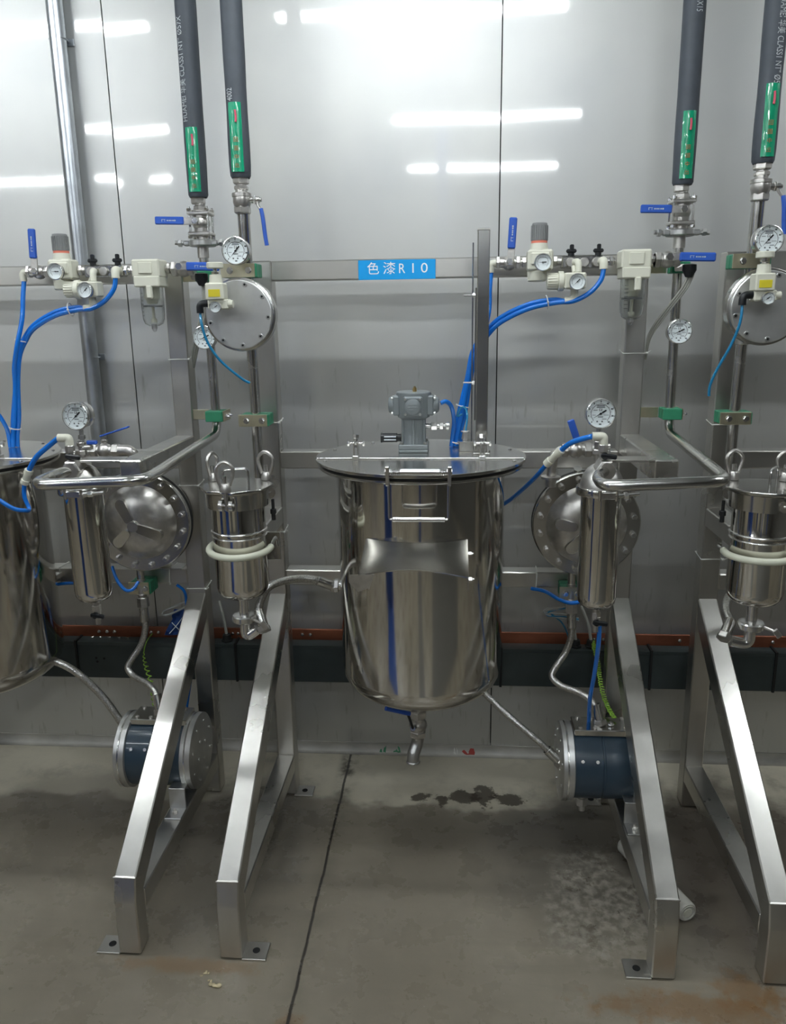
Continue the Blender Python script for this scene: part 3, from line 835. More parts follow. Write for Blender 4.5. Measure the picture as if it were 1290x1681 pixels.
# ================================================================== pressure gauges
def gauge(name_labels, c, R, yaw=0, tilt=0, depth=.03, stem=None, needle=215, small=False, back=None, home=0):
    """dial faces -Y turned by yaw; labels {k: text}"""
    c = Vector(c); rot = rotz(yaw) @ Matrix.Rotation(tilt, 3, 'X')
    ex = rot @ Vector((1, 0, 0)); ez = rot @ Vector((0, 0, 1)); n = rot @ Vector((0, -1, 0))
    t = thing('pressure_gauge', '', 'gauge', c, 'small regulator gauges' if small else 'liquid filled pressure gauges')
    mc = m_blackr if small else m_chrome
    part(MB().lathe(c - n * depth, n, [(0, R * .82), (.003, R * .95), (depth - .006, R * .96), (depth - .004, R * 1.0)], 48), 'case', mc, t)
    part(MB().lathe(c, n, [(-.005, R * .96), (-.004, R), (.001, R), (.004, R * .97), (.005, R * .92), (.002, R * .88), (-.002, R * .875)], 48), 'bezel', m_chrome, t)
    dl = part(MB().cyl(c - n * .004, c - n * .0015, R * .88, n=48), 'dial', m_dial, t)
    def P(a, r, h=-.0012): return c + (ex * math.cos(a * D2R) + ez * math.sin(a * D2R)) * (r * R) + n * h
    sc = MB()
    k = 40; A0, A1 = 225, -45
    r0, r1 = .60, .625
    for i in range(k):
        a = A0 + (A1 - A0) * i / k; b = A0 + (A1 - A0) * (i + 1) / k
        sc.add([P(a, r0), P(b, r0), P(b, r1), P(a, r1)], [[0, 1, 2, 3]])
    nt = 10 if small else 50
    for i in range(nt + 1):
        a = A0 + (A1 - A0) * i / nt; maj = (i % 5 == 0) or small; l = .70 if maj else .655; w_ = .9 if maj else .45
        sc.add([P(a - w_, r1), P(a + w_, r1), P(a + w_ * .9, l), P(a - w_ * .9, l)], [[0, 1, 2, 3]])
    part(sc, 'scale_marks', m_ink, dl)
    if not small:
        nm = MB()
        for i, s in enumerate(('0', '2', '4', '6', '8', '10', '12', '14', '16')):
            a = A0 + (A1 - A0) * i / 8
            p = P(a, .785); ww = .035 * len(s)
            nm.add([p - ex * R * ww - ez * R * .05, p + ex * R * ww - ez * R * .05, p + ex * R * ww + ez * R * .05, p - ex * R * ww + ez * R * .05], [[0, 1, 2, 3]])
        for (px, pz, wx, wz) in ((0, .52, .24, .03), (0, .42, .27, .03), (-.34, .22, .13, .018), (-.42, -.1, .12, .014), (.38, -.1, .16, .014), (0, -.22, .17, .025), (.25, -.36, .15, .02), (-.2, -.52, .05, .05), (.12, -.52, .05, .05), (0, -.70, .08, .045)):
            p = c + ex * px * R + ez * pz * R - n * .0012
            nm.add([p - ex * wx * R - ez * wz * R, p + ex * wx * R - ez * wz * R, p + ex * wx * R + ez * wz * R, p - ex * wx * R + ez * wz * R], [[0, 1, 2, 3]])
        part(nm, 'dial_print', MATS['grey_print'], dl)
        lg = MB(); p = c + ez * .25 * R - n * .0012
        for (ax, az, bx_, bz) in ((-.09, -.09, -.06, .09), (-.09, .06, -.01, .09), (-.09, -.09, -.01, -.06), (.03, .06, .09, .09), (.06, -.09, .09, .09), (.01, -.02, .06, .01), (.01, -.09, .09, -.06)):
            lg.add([p + ex * ax * R + ez * az * R, p + ex * bx_ * R + ez * az * R, p + ex * bx_ * R + ez * bz * R, p + ex * ax * R + ez * bz * R], [[0, 1, 2, 3]])
        part(lg, 'emblem', m_ink, dl)
    a = needle; dn = ex * math.cos(a * D2R) + ez * math.sin(a * D2R); dp = n.cross(dn)
    nb = MB(); q = c + n * .0005
    nb.add([q + dn * R * .62, q + dp * R * .035, q - dn * R * .1 + dp * R * .035, q - dn * R * .16 + dp * R * .06, q - dn * R * .42 + dp * R * .05, q - dn * R * .42 - dp * R * .05, q - dn * R * .16 - dp * R * .06, q - dn * R * .1 - dp * R * .035, q - dp * R * .035], [list(range(9))])
    nb.cyl(q - n * .002, q + n * .0015, R * .07, n=14)
    part(nb, 'needle', m_ink, dl)
    if stem:   # (dz length, material)
        part(MB().cyl(c - n * depth * .5 - Vector((0, 0, R * .93)), c - n * depth * .5 - Vector((0, 0, R + stem)), .0055, n=14).hexn(c - n * depth * .5 - Vector((0, 0, R + stem * .45)), c - n * depth * .5 - Vector((0, 0, R + stem * .8)), .009), 'stem', m_dull, t)
    if back:
        part(MB().cyl(c - n * (depth - .002), c - n * (depth + back), .006, n=14).hexn(c - n * (depth + .004), c - n * (depth + .014), .011), 'back_stem', m_cast, t)
    stations(t, name_labels)
    return t


mat('grey_print', '5a6062', .5)
gauge({0: 'round steel pressure gauge above the big bolted disc, left of the tank', 1: 'round steel pressure gauge at right edge above the far right disc'}, (-.535, -.50, 1.655), .034, depth=.03, back=.045, needle=228)
gauge({0: 'pressure gauge standing on the right hand tall filter cylinder'}, (.339, -.628, 1.268), .0355, yaw=.0, depth=.034, stem=.03, needle=212)
gauge({0: 'tmp'}, (.339 - PER, -.625, 1.268), .0350, yaw=-.05, depth=.034, stem=.03, needle=222)['label'] = 'pressure gauge standing on the left hand tall filter cylinder'
gauge({0: 'pressure gauge on the steel pipe, right of the right middle post', -1: 'pressure gauge partly hidden behind the left bolted disc'}, (.583, -.335, 1.445), .0325, depth=.026, back=.028, needle=205)
gauge({0: 'small gauge on the cream air regulator with grey knob, right of the pole', -1: 'small gauge on the cream air regulator with grey knob at far left'}, (.219, -.405, 1.620), .0215, depth=.012, needle=180, small=True)
gauge({0: 'small gauge on the lower side-knob regulator, right of the pole', -1: 'small gauge on the lower side-knob regulator at far left'}, (.303, -.425, 1.571), .0205, depth=.012, needle=225, small=True)
gauge({0: 'tiny gauge on the cream regulator in front of the left bolted disc', 1: 'tiny gauge on the cream regulator in front of the far right disc'}, (-.563, -.606, 1.522), .0142, depth=.01, needle=215, small=True)

# ================================================================== tall filter cylinders (right posts)
def make_filter():
    x, y = .346, -.645; R = .0465
    t = thing('filter_cylinder', '', 'filter', (x, y, .775), 'tall polished filter cylinders')
    prof = [(1.083, R), (.83, R), (.815, R - .002), (.805, R - .010), (.798, R - .024), (.795, .0)]
    part(MB().lathe((x, y, 0), (0, 0, 1), prof, 64), 'shell', m_mirror, t, angle=60)
    part(MB().lathe((x, y, 0), (0, 0, 1), [(1.081, R), (1.081, .0575), (1.084, .059), (1.097, .059), (1.100, .0575), (1.100, R)], 64), 'clamp_band', m_lid, t)
    part(MB().lathe((x, y, 0), (0, 0, 1), [(1.100, .051), (1.108, .050), (1.125, .045), (1.140, .036), (1.150, .024), (1.155, .0)], 48), 'dome', m_cast, t, angle=60)
    b = part(MB().box((x + .005, y - .060, 1.090), (.034, .010, .016)).cyl((x - .014, y - .062, 1.078), (x - .014, y - .062, 1.102), .004, n=10).cyl((x + .024, y - .062, 1.078), (x + .024, y - .062, 1.102), .004, n=10), 'clamp_hinge', m_chrome, t)
    part(MB().cyl((x + .02, y - .062, 1.090), (x + .076, y - .050, 1.092), .0045, n=12).hexn((x + .04, y - .058, 1.090), (x + .05, y - .056, 1.090), .008), 'clamp_bolt', m_chrome, b)
    # top fittings
    part(MB().cyl((x, y, 1.15), (x, y, 1.163), .012, n=18), 'neck', m_cast, t)
    part(MB().hexn((x, y - .008, 1.150), (x, y - .052, 1.146), .024).cyl((x, y - .03, 1.148), (x, y - .058, 1.145), .0195, n=24), 'inlet_nut', m_cast, t)
    # drain valve at the bottom
    part(MB().cyl((x + .002, y, .797), (x + .002, y, .772), .008, n=16).hexn((x + .002, y, .785), (x + .002, y, .772), .0115), 'drain_nipple', m_cast, t)
    return t


stations(make_filter(), {0: 'tall polished filter cylinder hanging in front of the bolted dish, right of the tank',
                         -1: 'tall polished filter cylinder hanging at left beside the cut-off tank'})

def mini_valve(labels, c, up=False):
    c = Vector(c)
    t = thing('mini_ball_valve', '', 'valve', c, 'small valves with black handles')
    part(MB().hexn(c + Vector((0, 0, .012)), c + Vector((0, 0, -.004)), .0115).box(c + Vector((0, 0, -.002)), (.018, .018, .02)).cyl(c + Vector((0, 0, -.01)), c + Vector((0, 0, -.028)), .007, n=14), 'body', m_cast, t)
    part(MB().cyl(c + Vector((.0, -.008, 0)), c + Vector((.0, -.017, 0)), .008, n=16).box(c + Vector((.008, -.017, 0)), (.036, .008, .011), Matrix.Rotation(.12, 3, 'Y'), .003), 'handle', m_black, t)
    stations(t, labels)


mini_valve({0: 'small black handled drain valve under the right tall filter cylinder', -1: 'small black handled drain valve under the left tall filter cylinder'}, (.348, -.645, .762))
mini_valve({0: 'small black handled valve on top of the right tall filter cylinder', -1: 'small black handled valve on top of the left tall filter cylinder'}, (.343, -.672, 1.178))

def make_gstand():
    x, y = .339, -.625
    t = thing('gauge_fitting', '', 'fitting', (x - .012, y, 1.160), 'gauge risers')
    part(MB().cyl((x, y + .012, 1.155), (x, y + .012, 1.205), .008, n=16).hexn((x, y + .012, 1.17), (x, y + .012, 1.182), .012).hexn((x, y + .012, 1.192), (x, y + .012, 1.202), .011), 'riser', m_cast, t)
    part(MB().cyl((x + .0, y + .012, 1.188), (x + .028, y + .008, 1.19), .0065, n=12), 'side_port', m_cast, t)
    part(MB().box((x + .03, y + .008, 1.202), (.026, .01, .01), None, .002), 'blue_tab', m_blueh, t)
    return t


stations(make_gstand(), {0: 'short steel riser carrying the gauge on the right filter cylinder', -1: 'short steel riser carrying the gauge on the left filter cylinder'})
for o in [o for o in bpy.data.objects if o.name.startswith('blue_tab') and o.parent and 'right filter' in o.parent.get('label', '')]:
    bpy.data.objects.remove(o, do_unlink=True)

# valve with blue lever behind the cylinder top, above the bolted dish
def make_topvalve(k, lab, lever):
    c = Vector((.315 + PER * k, -.43, 1.150))
    t = thing('ball_valve', lab, 'valve', c, 'valves above the bolted dishes')
    part(MB().cyl(c + Vector((-.035, 0, 0)), c + Vector((.04, 0, 0)), .014, n=20).ball(c, .021).hexn(c + Vector((-.036, 0, 0)), c + Vector((-.02, 0, 0)), .02).hexn(c + Vector((.022, 0, 0)), c + Vector((.04, 0, 0)), .02), 'body', m_cast, t)
    part(MB().tube(fillet([c + Vector((.038, 0, 0)), c + Vector((.075, 0, 0)), c + Vector((.078, .02, -.06))], .025), .016, 14, 1), 'elbow', m_cast, t)
    part(MB().cyl(c, c + Vector((0, 0, .035)), .006, n=12).hexn(c + Vector((0, 0, .022)), c + Vector((0, 0, .03)), .009), 'stem', m_cast, t)
    part(MB().box(c + Vector(lever[0]), lever[1], Matrix.Rotation(lever[2], 3, lever[3]), .003), 'handle_grip', m_blueh, t)
    part(MB().tube(fillet([c + Vector((-.034, 0, 0)), c + Vector((-.055, 0, -.01)), c + Vector((-.06, .01, -.07))], .02), .012, 12, 1).lathe(c + Vector((-.06, .01, -.07)), (0, 0, -1), [(0, .012), (.002, .026), (.008, .026), (.01, .014), (.03, .014)], 24), 'outlet_elbow', m_cast, t)


make_topvalve(0, 'ball valve with short blue lever behind the right filter cylinder', ((-.01, -.02, .055), (.018, .008, .055), -.35, 'Y'))
make_topvalve(-1, 'ball valve with flat blue lever behind the left filter cylinder', ((.032, 0, .052), (.085, .016, .005), -.3, 'Y'))

# ================================================================== bolted diaphragm dishes
def make_dish(k, lab, arms):
    c = Vector((.363 + PER * k, -.36, .930)); n = Vector((0, -1, 0)); R = .147
    t = thing('diaphragm_pump', lab, 'pump', (c.x, -.28, .783), 'bolted dish pumps')
    part(MB().lathe(c, -n, [(.030, .10), (.030, R - .004), (.085, R - .020), (.088, .04)], 64), 'rear_dish', m_cast, t)
    part(MB().cyl(c - n * .03, c - n * .018, R + .001, n=72), 'gasket', m_blackr, t)
    part(MB().lathe(c, n, [(-.018, R), (-.003, R), (0, R - .003), (0, .108)], 72), 'bolt_ring', m_lid, t)
    part(MB().lathe(c, n, [(-.001, .110), (.006, .106), (.020, .094), (.034, .072), (.042, .045), (.045, .0)], 64), 'dome', m_cast, t, angle=60)
    for i in range(16):
        a = (i + .5) / 16 * 2 * PI; p = c + Vector((math.cos(a), 0, math.sin(a))) * .1285
        part(MB().cyl(p, p + n * .003, .0095, n=14).hexn(p + n * .002, p + n * .014, .0078).cyl(p + n * .014, p + n * .018, .005, n=10), 'bolt', m_chrome, t)
    for a, r0_, r1_ in arms:
        d = Vector((math.cos(a * D2R), 0, math.sin(a * D2R))); s_ = Vector((-d.z, 0, d.x))
        P = []
        for i in range(9): b = (-90 + 180 * i / 8) * D2R; P.append((r1_ - .017 + .017 * math.cos(b), .017 * math.sin(b)))
        for i in range(9): b = (90 + 180 * i / 8) * D2R; P.append((r0_ + .014 + .014 * math.cos(b), .014 * math.sin(b)))
        hb, ht = .022, .0515
        vs = [c + d * p + s_ * q + n * hb for p, q in P] + [c + d * (p if p < .07 else p - .001) * 1 + s_ * q * .9 + n * (ht - .13 * max(0, p - .03)) for p, q in P]
        m_ = len(P); fs = [list(range(m_))[::-1], [m_ + i for i in range(m_)]] + [[i, (i + 1) % m_, m_ + (i + 1) % m_, m_ + i] for i in range(m_)]
        part(MB().add(vs, fs), 'raised_pad', m_lid, t)
    part(MB().cyl(c + n * .04, c + n * .052, .018, .016, n=24, ch=.001), 'hub', m_lid, t)
    # outlet under the dish
    X_ = PER * k
    part(MB().cyl((.335 + X_, -.32, .80), (.335 + X_, -.32, .745), .011, n=18), 'outlet_pipe', m_pipe, t)
    part(MB().cyl((.335 + X_, -.33, 1.05), (.335 + X_, -.35, 1.085), .011, n=16), 'inlet_pipe', m_pipe, t)
    return t


make_dish(0, 'round bolted steel dish of a diaphragm pump behind the right filter cylinder', ((172, .030, .092), (232, .022, .088), (25, .03, .09)))
make_dish(-1, 'round bolted steel dish of a diaphragm pump beside the left filter cylinder', ((118, .01, .085), (-22, .006, .085), (225, .02, .085)))

# green pipe clamps
def clamp(labels, c, size, plate_front=False, plate_side=None, bolts=((-.022,), (.022,)), group='green pipe clamps'):
    c = Vector(c); sx, sy, sz = size
    t = thing('pipe_clamp', '', 'clamp', c, group)
    part(MB().box(c + Vector((0, sy * .26, 0)), (sx, sy * .48, sz), None, .002).box(c - Vector((0, sy * .26, 0)), (sx, sy * .48, sz), None, .002), 'clamp_block', m_gblock, t)
    if plate_front:
        yf = c.y - sy / 2
        part(MB().bx(c.x - sx / 2 - .004, c.x + sx / 2 + .004 - .008, yf - .004, yf, c.z - sz / 2, c.z + sz / 2, .001), 'cover_plate', m_zinc, t)
        for b in (-.27, .27):
            p = Vector((c.x + sx * b, yf - .004, c.z))
            part(MB().cyl(p, p - Vector((0, .002, 0)), .0085, n=16).hexn(p - Vector((0, .001, 0)), p - Vector((0, .008, 0)), .0075), 'bolt', m_chrome, t)
    if plate_side:
        s = plate_side
        part(MB().bx(*s, .001), 'bracket_strip', m_zinc, t)
    stations(t, labels)


clamp({0: 'green plastic pipe clamp right of the right middle post, level with the gauge', -1: 'green plastic pipe clamp on the thin pipe right of the left post'}, (.587, -.285, 1.226), (.05, .055, .030), plate_side=(.505, .56, -.262, -.258, 1.212, 1.240))
for k, lab in ((0, 'two bolt heads in zinc strip beside the right green clamp'), (-1, 'two bolt heads in zinc strip beside the left green clamp')):
    t = thing('clamp_bolts', lab, 'bolts', (.626 + PER * k, -.285, 1.226), 'clamp side bolts')
    part(MB().bx(.612 + PER * k, .615 + PER * k, -.31, -.24, 1.211, 1.241, .001), 'side_plate', m_zinc, t)
    for dy in (-.297, -.268):
        part(MB().hexn((.615 + PER * k, dy, 1.226), (.623 + PER * k, dy, 1.226), .007).cyl((.622 + PER * k, dy, 1.226), (.628 + PER * k, dy, 1.226), .0035, n=10), 'bolt', m_chrome, t)
clamp({0: 'green clamp with zinc plate and two bolts left of the tank, below the disc', 1: 'green clamp with zinc plate and two bolts on the far right post'}, (-.537, -.37, 1.226), (.078, .06, .032), plate_front=True)
clamp({0: 'zinc plated clamp just below the gauge, above the left bolted disc', 1: 'zinc plated clamp below the gauge at the right edge'}, (-.545, -.405, 1.612), (.088, .06, .034), plate_front=True)
clamp({0: 'low green clamp with zinc plate under the dish right of the tank', -1: 'low green clamp with zinc plate under the left dish'}, (.335, -.30, .720), (.062, .06, .038), plate_front=True)
clamp({0: 'green clamp on the top rail under the blue lever, right side', -1: 'green clamp on the top rail under the blue lever, left side'}, (.583, -.285, 1.606), (.046, .05, .028), plate_side=(.505, .558, -.262, -.258, 1.594, 1.618))

# ================================================================== filter pots (left posts)
def make_pot(k, lab, rot, azs):
    x, y = -.535 + PER * k, -.62; R = .066
    t = thing('filter_pot', lab, 'filter', (x, y, .74), 'lidded filter pots')
    part(MB().lathe((x, y, 0), (0, 0, 1), [(1.082, R), (.985, R), (.980, R + .003), (.974, R), (.840, R), (.826, R - .003), (.814, R - .012), (.806, R - .028), (.802, .0)], 72), 'shell', m_mirror, t, angle=60)
    part(MB().torus((x, y, .983), (0, 0, 1), R + .001, .0035, 56, 8), 'weld_ring', m_chrome, t)
    part(MB().torus((x, y, .970), (0, 0, 1), R + .001, .0022, 56, 8), 'weld_ring', m_chrome, t)
    part(MB().lathe((x, y, 0), (0, 0, 1), [(1.046, R), (1.046, .076), (1.084, .078), (1.086, .076), (1.086, R)], 64), 'collar', m_lid, t)
    # eight-sided lid plate with slots at the lugs
    P = [(x + .092 * math.cos((22.5 + 45 * i + rot) * D2R), y + .092 * math.sin((22.5 + 45 * i + rot) * D2R)) for i in range(8)]
    lid = part(MB().prism(P, 'z', 1.088, 1.096, .001), 'lid', m_lid, t)
    hp = [Vector((x + .018, y + .03, 1.095)), Vector((x + .018, y + .03, 1.140)), Vector((x + .018, y - .03, 1.140)), Vector((x + .018, y - .03, 1.095))]
    c0 = Vector((x + .010, y, 0)); rm = rotz((rot + 25) * D2R)
    hp = [Vector(((rm @ (p - Vector((x, y, 0)))).x + x, (rm @ (p - Vector((x, y, 0)))).y + y, p.z)) for p in hp]
    part(MB().tube(fillet(hp, .012), .0032, 8, 1), 'lid_handle', m_chrome, lid)
    for j in range(3):
        a = azs[j][0] * D2R; ea = azs[j][1] * D2R; es = Vector((math.cos(ea), math.sin(ea), 0)); d = Vector((math.cos(a), math.sin(a), 0)); s = Vector((-d.y, d.x, 0))
        p = Vector((x, y, 0)) + d * .086
        lug = part(MB().cyl(p + s * .008 + Vector((0, 0, 1.064)), p + s * .017 + Vector((0, 0, 1.064)), .014, n=20).cyl(p - s * .017 + Vector((0, 0, 1.064)), p - s * .008 + Vector((0, 0, 1.064)), .014, n=20).cyl(p - s * .02 + Vector((0, 0, 1.064)), p + s * .02 + Vector((0, 0, 1.064)), .004, n=10), 'lug', m_chrome, t)
        part(MB().cyl(p + Vector((0, 0, 1.052)), p + Vector((0, 0, 1.135)), .0055, n=12), 'swing_bolt', m_chrome, lug)
        e = part(MB().lathe(p + Vector((0, 0, 1.097)), (0, 0, 1), [(0, .013), (.004, .0135), (.018, .0105), (.020, .009)], 20), 'eye_nut', m_cast, t)
        q = p + Vector((0, 0, 1.138))
        # teardrop eye
        pts = [q - es * .011 + Vector((0, 0, -.026)), q - es * .020 + Vector((0, 0, .004)), q - es * .016 + Vector((0, 0, .020)), q + Vector((0, 0, .030)), q + es * .016 + Vector((0, 0, .020)), q + es * .020 + Vector((0, 0, .004)), q + es * .011 + Vector((0, 0, -.026))]
        part(MB().tube(pts, .0045, 10, 5), 'eye', m_cast, e)
    # bottom nozzle, tri-clamp and elbow
    part(MB().cyl((x, y, .806), (x, y, .750), .0135, n=20), 'nozzle', m_chrome, t)
    cl = part(MB().lathe((x, y, 0), (0, 0, 1), [(.736, .018), (.738, .029), (.741, .0315), (.753, .0315), (.756, .029), (.758, .018)], 32), 'tri_clamp', m_chrome, t)
    sg_ = 1 if k == 1 else -1
    part(MB().cyl((x + .026, y - .012, .747), (x + .052, y - .022, .738), .0035, n=10).box((x + .055, y - .024, .735), (.024, .006, .014), Matrix.Rotation(.9, 3, 'Y'), .002), 'wing_nut', m_cast, cl)
    if k == 0:
        pe = fillet([(x, y, .742), (x, y, .692), (x + .032, y, .716)], .018)
    else:
        pe = fillet([(x, y, .742), (x, y, .695), (x - .045, y, .705)], .02)
    part(MB().tube(pe, .0135, 16, 1), 'elbow', m_chrome, t)
    return t


make_pot(0, 'polished filter pot with three eye nuts on its lid, left of the middle tank', -103, ((-92, 8), (45, -12), (147, 70)))
make_pot(1, 'polished filter pot cut off by the right edge of the picture', -60, ((-70, 70), (40, 0), (125, 10)))
for k, lab in ((0, 'white rubber sleeved holding ring round the middle filter pot'), (1, 'white rubber sleeved holding ring round the far right filter pot')):
    x, y = -.535 + PER * k, -.62; z = .936
    t = thing('holding_ring', lab, 'ring', (x, y, z), 'rubber sleeved holding rings')
    if k == 0:
        pts = [(x + math.cos(a * D2R) * .077, y + math.sin(a * D2R) * .077, z - .006 * math.sin((a + 180) * D2R)) for a in range(120, 372, 9)]
        part(MB().tube(pts, .0085, 12, 1), 'rubber_sleeve', m_whit2, t)
        part(MB().tube([pts[-1], (x + .079, y + .05, z + .012), (x + .070, y + .108, z - .028), (x + .070, y + .121, z - .028)], .004, 10, 4), 'rod_end', m_chrome, t)
    else:
        pts = [(x + math.cos(a * D2R) * .077, y + math.sin(a * D2R) * .077, z - .004) for a in range(168, 420, 9)]
        part(MB().tube(pts, .0085, 12, 1), 'rubber_sleeve', m_whit2, t)
        part(MB().tube([pts[0], (x - .074, y + .06, z - .005), (x - .045, y + .112, z - .03)], .004, 10, 4), 'rod_end', m_chrome, t)
for k, lab in ((0, 'small bleed fitting with black nut on the middle filter pot collar'), (1, 'small bleed fitting on the far right filter pot collar')):
    x = (-.535 + .084) if k == 0 else (-.535 + PER - .084); y = -.60; 
    t = thing('bleed_fitting', lab, 'fitting', (x, y, 1.02), 'bleed fittings on the pots')
    part(MB().cyl((x, y, 1.055), (x, y, 1.03), .004, n=10).hexn((x, y, 1.03), (x, y, 1.018), .008).cyl((x, y, 1.018), (x, y, 1.002), .0055, n=12), 'nipple', m_blackr, t)

# ================================================================== big round regulator discs
def make_disc():
    c = Vector((-.531, -.520, 1.503)); n = Vector((0, -1, 0)); R = .083
    t = thing('pressure_chamber', '', 'regulator disc', (c.x, -.42, c.z), 'round bolted regulator discs')
    part(MB().lathe(c, n, [(-.012, R), (-.002, R), (0, R - .002), (0, 0)], 72), 'front_plate', m_mill, t)
    part(MB().lathe(c, n, [(-.062, .03), (-.060, R - .012), (-.040, R + .006), (-.013, R + .006), (-.012, R + .004)], 72), 'rear_housing', m_lid, t)
    part(MB().cyl(c - n * .06, c - n * .11, .026, n=28), 'back_boss', m_cast, t)
    for i in range(9):
        a = (i * 40 + 35) * D2R; p = c + Vector((math.cos(a), 0, math.sin(a))) * (R - .009)
        b = part(MB().cyl(p, p + n * .003, .0058, n=16, ch=.0006), 'screw', m_dull, t)
        part(MB().cyl(p + n * .0025, p + n * .0036, .0030, n=6), 'screw_socket', m_slot, b)
    part(MB().cyl((c.x - .006, -.39, 1.43), (c.x - .006, -.39, 1.412), .017, n=24, ch=.002), 'pipe_collar', m_cast, t)
    return t


stations(make_disc(), {0: 'big round brushed steel disc with nine screws, upper left of the tank', 1: 'big round brushed steel disc with screws cut by the right edge'})

def make_precision():
    x, y = -.567, -.575
    t = thing('precision_regulator', '', 'regulator', (x, y, 1.515), 'cream regulators on the discs')
    part(MB().bx(x - .022, x + .022, y - .02, y + .02, 1.538, 1.577, .003), 'body', m_white, t)
    part(MB().bx(x - .014, x + .014, y - .0212, y - .0198, 1.545, 1.562, .0003), 'yellow_label', m_yel, t, 'yellow sticker')
    part(MB().cyl((x, y, 1.576), (x, y, 1.596), .016, .014, n=24), 'bonnet', m_white, t)
    part(MB().cyl((x, y, 1.595), (x, y, 1.612), .005, n=12).hexn((x, y, 1.597), (x, y, 1.602), .009), 'spindle', m_chrome, t)
    part(MB().cyl((x, y, 1.610), (x, y, 1.624), .0195, n=32, ch=.0015), 'hand_knob', m_knob if False else m_white, t)
    part(MB().bx(x - .02, x + .03, y - .014, y + .02, 1.516, 1.540, .003).cyl((x + .028, y - .005, 1.528), (x + .04, y - .005, 1.528), .009, n=16), 'lower_body', m_white, t)
    part(MB().cyl((x + .01, y + .018, 1.53), (x + .01, -.521, 1.53), .008, n=14), 'mounting_stub', m_cast, t)
    eb = part(MB().tube(fillet([(x - .02, y - .002, 1.530), (x - .042, y - .004, 1.530), (x - .042, y - .004, 1.508)], .012), .0085, 12, 1), 'elbow', m_black, t)
    return t


stations(make_precision(), {0: 'cream precision regulator with round top knob on the left disc', 1: 'cream precision regulator with round top knob on the far right disc'})
t0 = tag(MB().tube([(-.609, -.579, 1.512), (-.606, -.585, 1.485), (-.594, -.585, 1.44), (-.570, -.57, 1.395), (-.528, -.55, 1.352), (-.508, -.54, 1.338)], .0032, 10).build('air_tube', m_hosec, org=(-.55, -.57, 1.4)), 'thin blue air tube curving down to the right from the left disc', 'tube')
t1 = tag(MB().tube([(-.609 + PER, -.579, 1.512), (.650, -.585, 1.47), (.636, -.58, 1.42), (.613, -.57, 1.365), (.602, -.56, 1.325), (.603, -.555, 1.300)], .0032, 10).build('air_tube', m_hosec, org=(.62, -.57, 1.4)), 'thin blue air tube hanging down in front of the far right post', 'tube')

# ================================================================== insulated pipes from above
def insul(labels, x, y, z0, r, text=None, seed=0):
    t = thing('insulated_pipe', '', 'pipe', (x, y, z0), 'black foam covered pipes')
    rr = random.Random(seed); prof = [(z0 + .003, r * .62), (z0, r * .85), (z0 + .006, r * .97)]
    z = z0 + .03
    while z < RZ - .02: prof.append((z, r * (1 + rr.uniform(-.025, .025)))); z += .06
    prof.append((RZ, r))
    part(MB().lathe((x, y, 0), (0, 0, 1), prof, 40), 'foam_sleeve', m_foam, t, angle=60)
    h = .157; w_ = 42 * D2R
    # sticker wrapped on the front, top at z0+.012+h
    g = []
    for i in range(9):
        zz = z0 + .012 + h * i / 8
        g.append([(x + (r + .0018 + .0006 * math.sin(i * 2.1 + j)) * math.cos(-PI / 2 + w_ * (j / 8 - .5) * 2 * .8), y + (r + .0018 + .0006 * math.sin(i * 2.1 + j)) * math.sin(-PI / 2 + w_ * (j / 8 - .5) * 2 * .8), zz) for j in range(9)])
    st = part(MB().sheet(g, .0006), 'green_sticker', m_green, t, 'glossy green sticker')
    def cp(u, z): a = -PI / 2 + u / r; return Vector((x + (r + .0038) * math.cos(a), y + (r + .0038) * math.sin(a), z))
    zt = z0 + .012 + h
    pp = []
    for i in range(7):
        s = i / 6; pp.append(cp(.002 + .001 * math.sin(s * 3), zt - .018 - .027 * s))
    part(MB().tube(pp, .0027, 8, 1), 'red_mark', m_red, st)
    for i, ch in enumerate('回固中出'):
        q = Vector((x, y - r, zt - .085 - i * .0195))
        text_on(ch, .0125, q + Vector((-.006, -.0035, 0)), (1, 0, 0), (0, 0, 1), 'red_character', m_redtxt, st, cyl=(x, y, r + .0035))
    stations(t, labels)
    return t


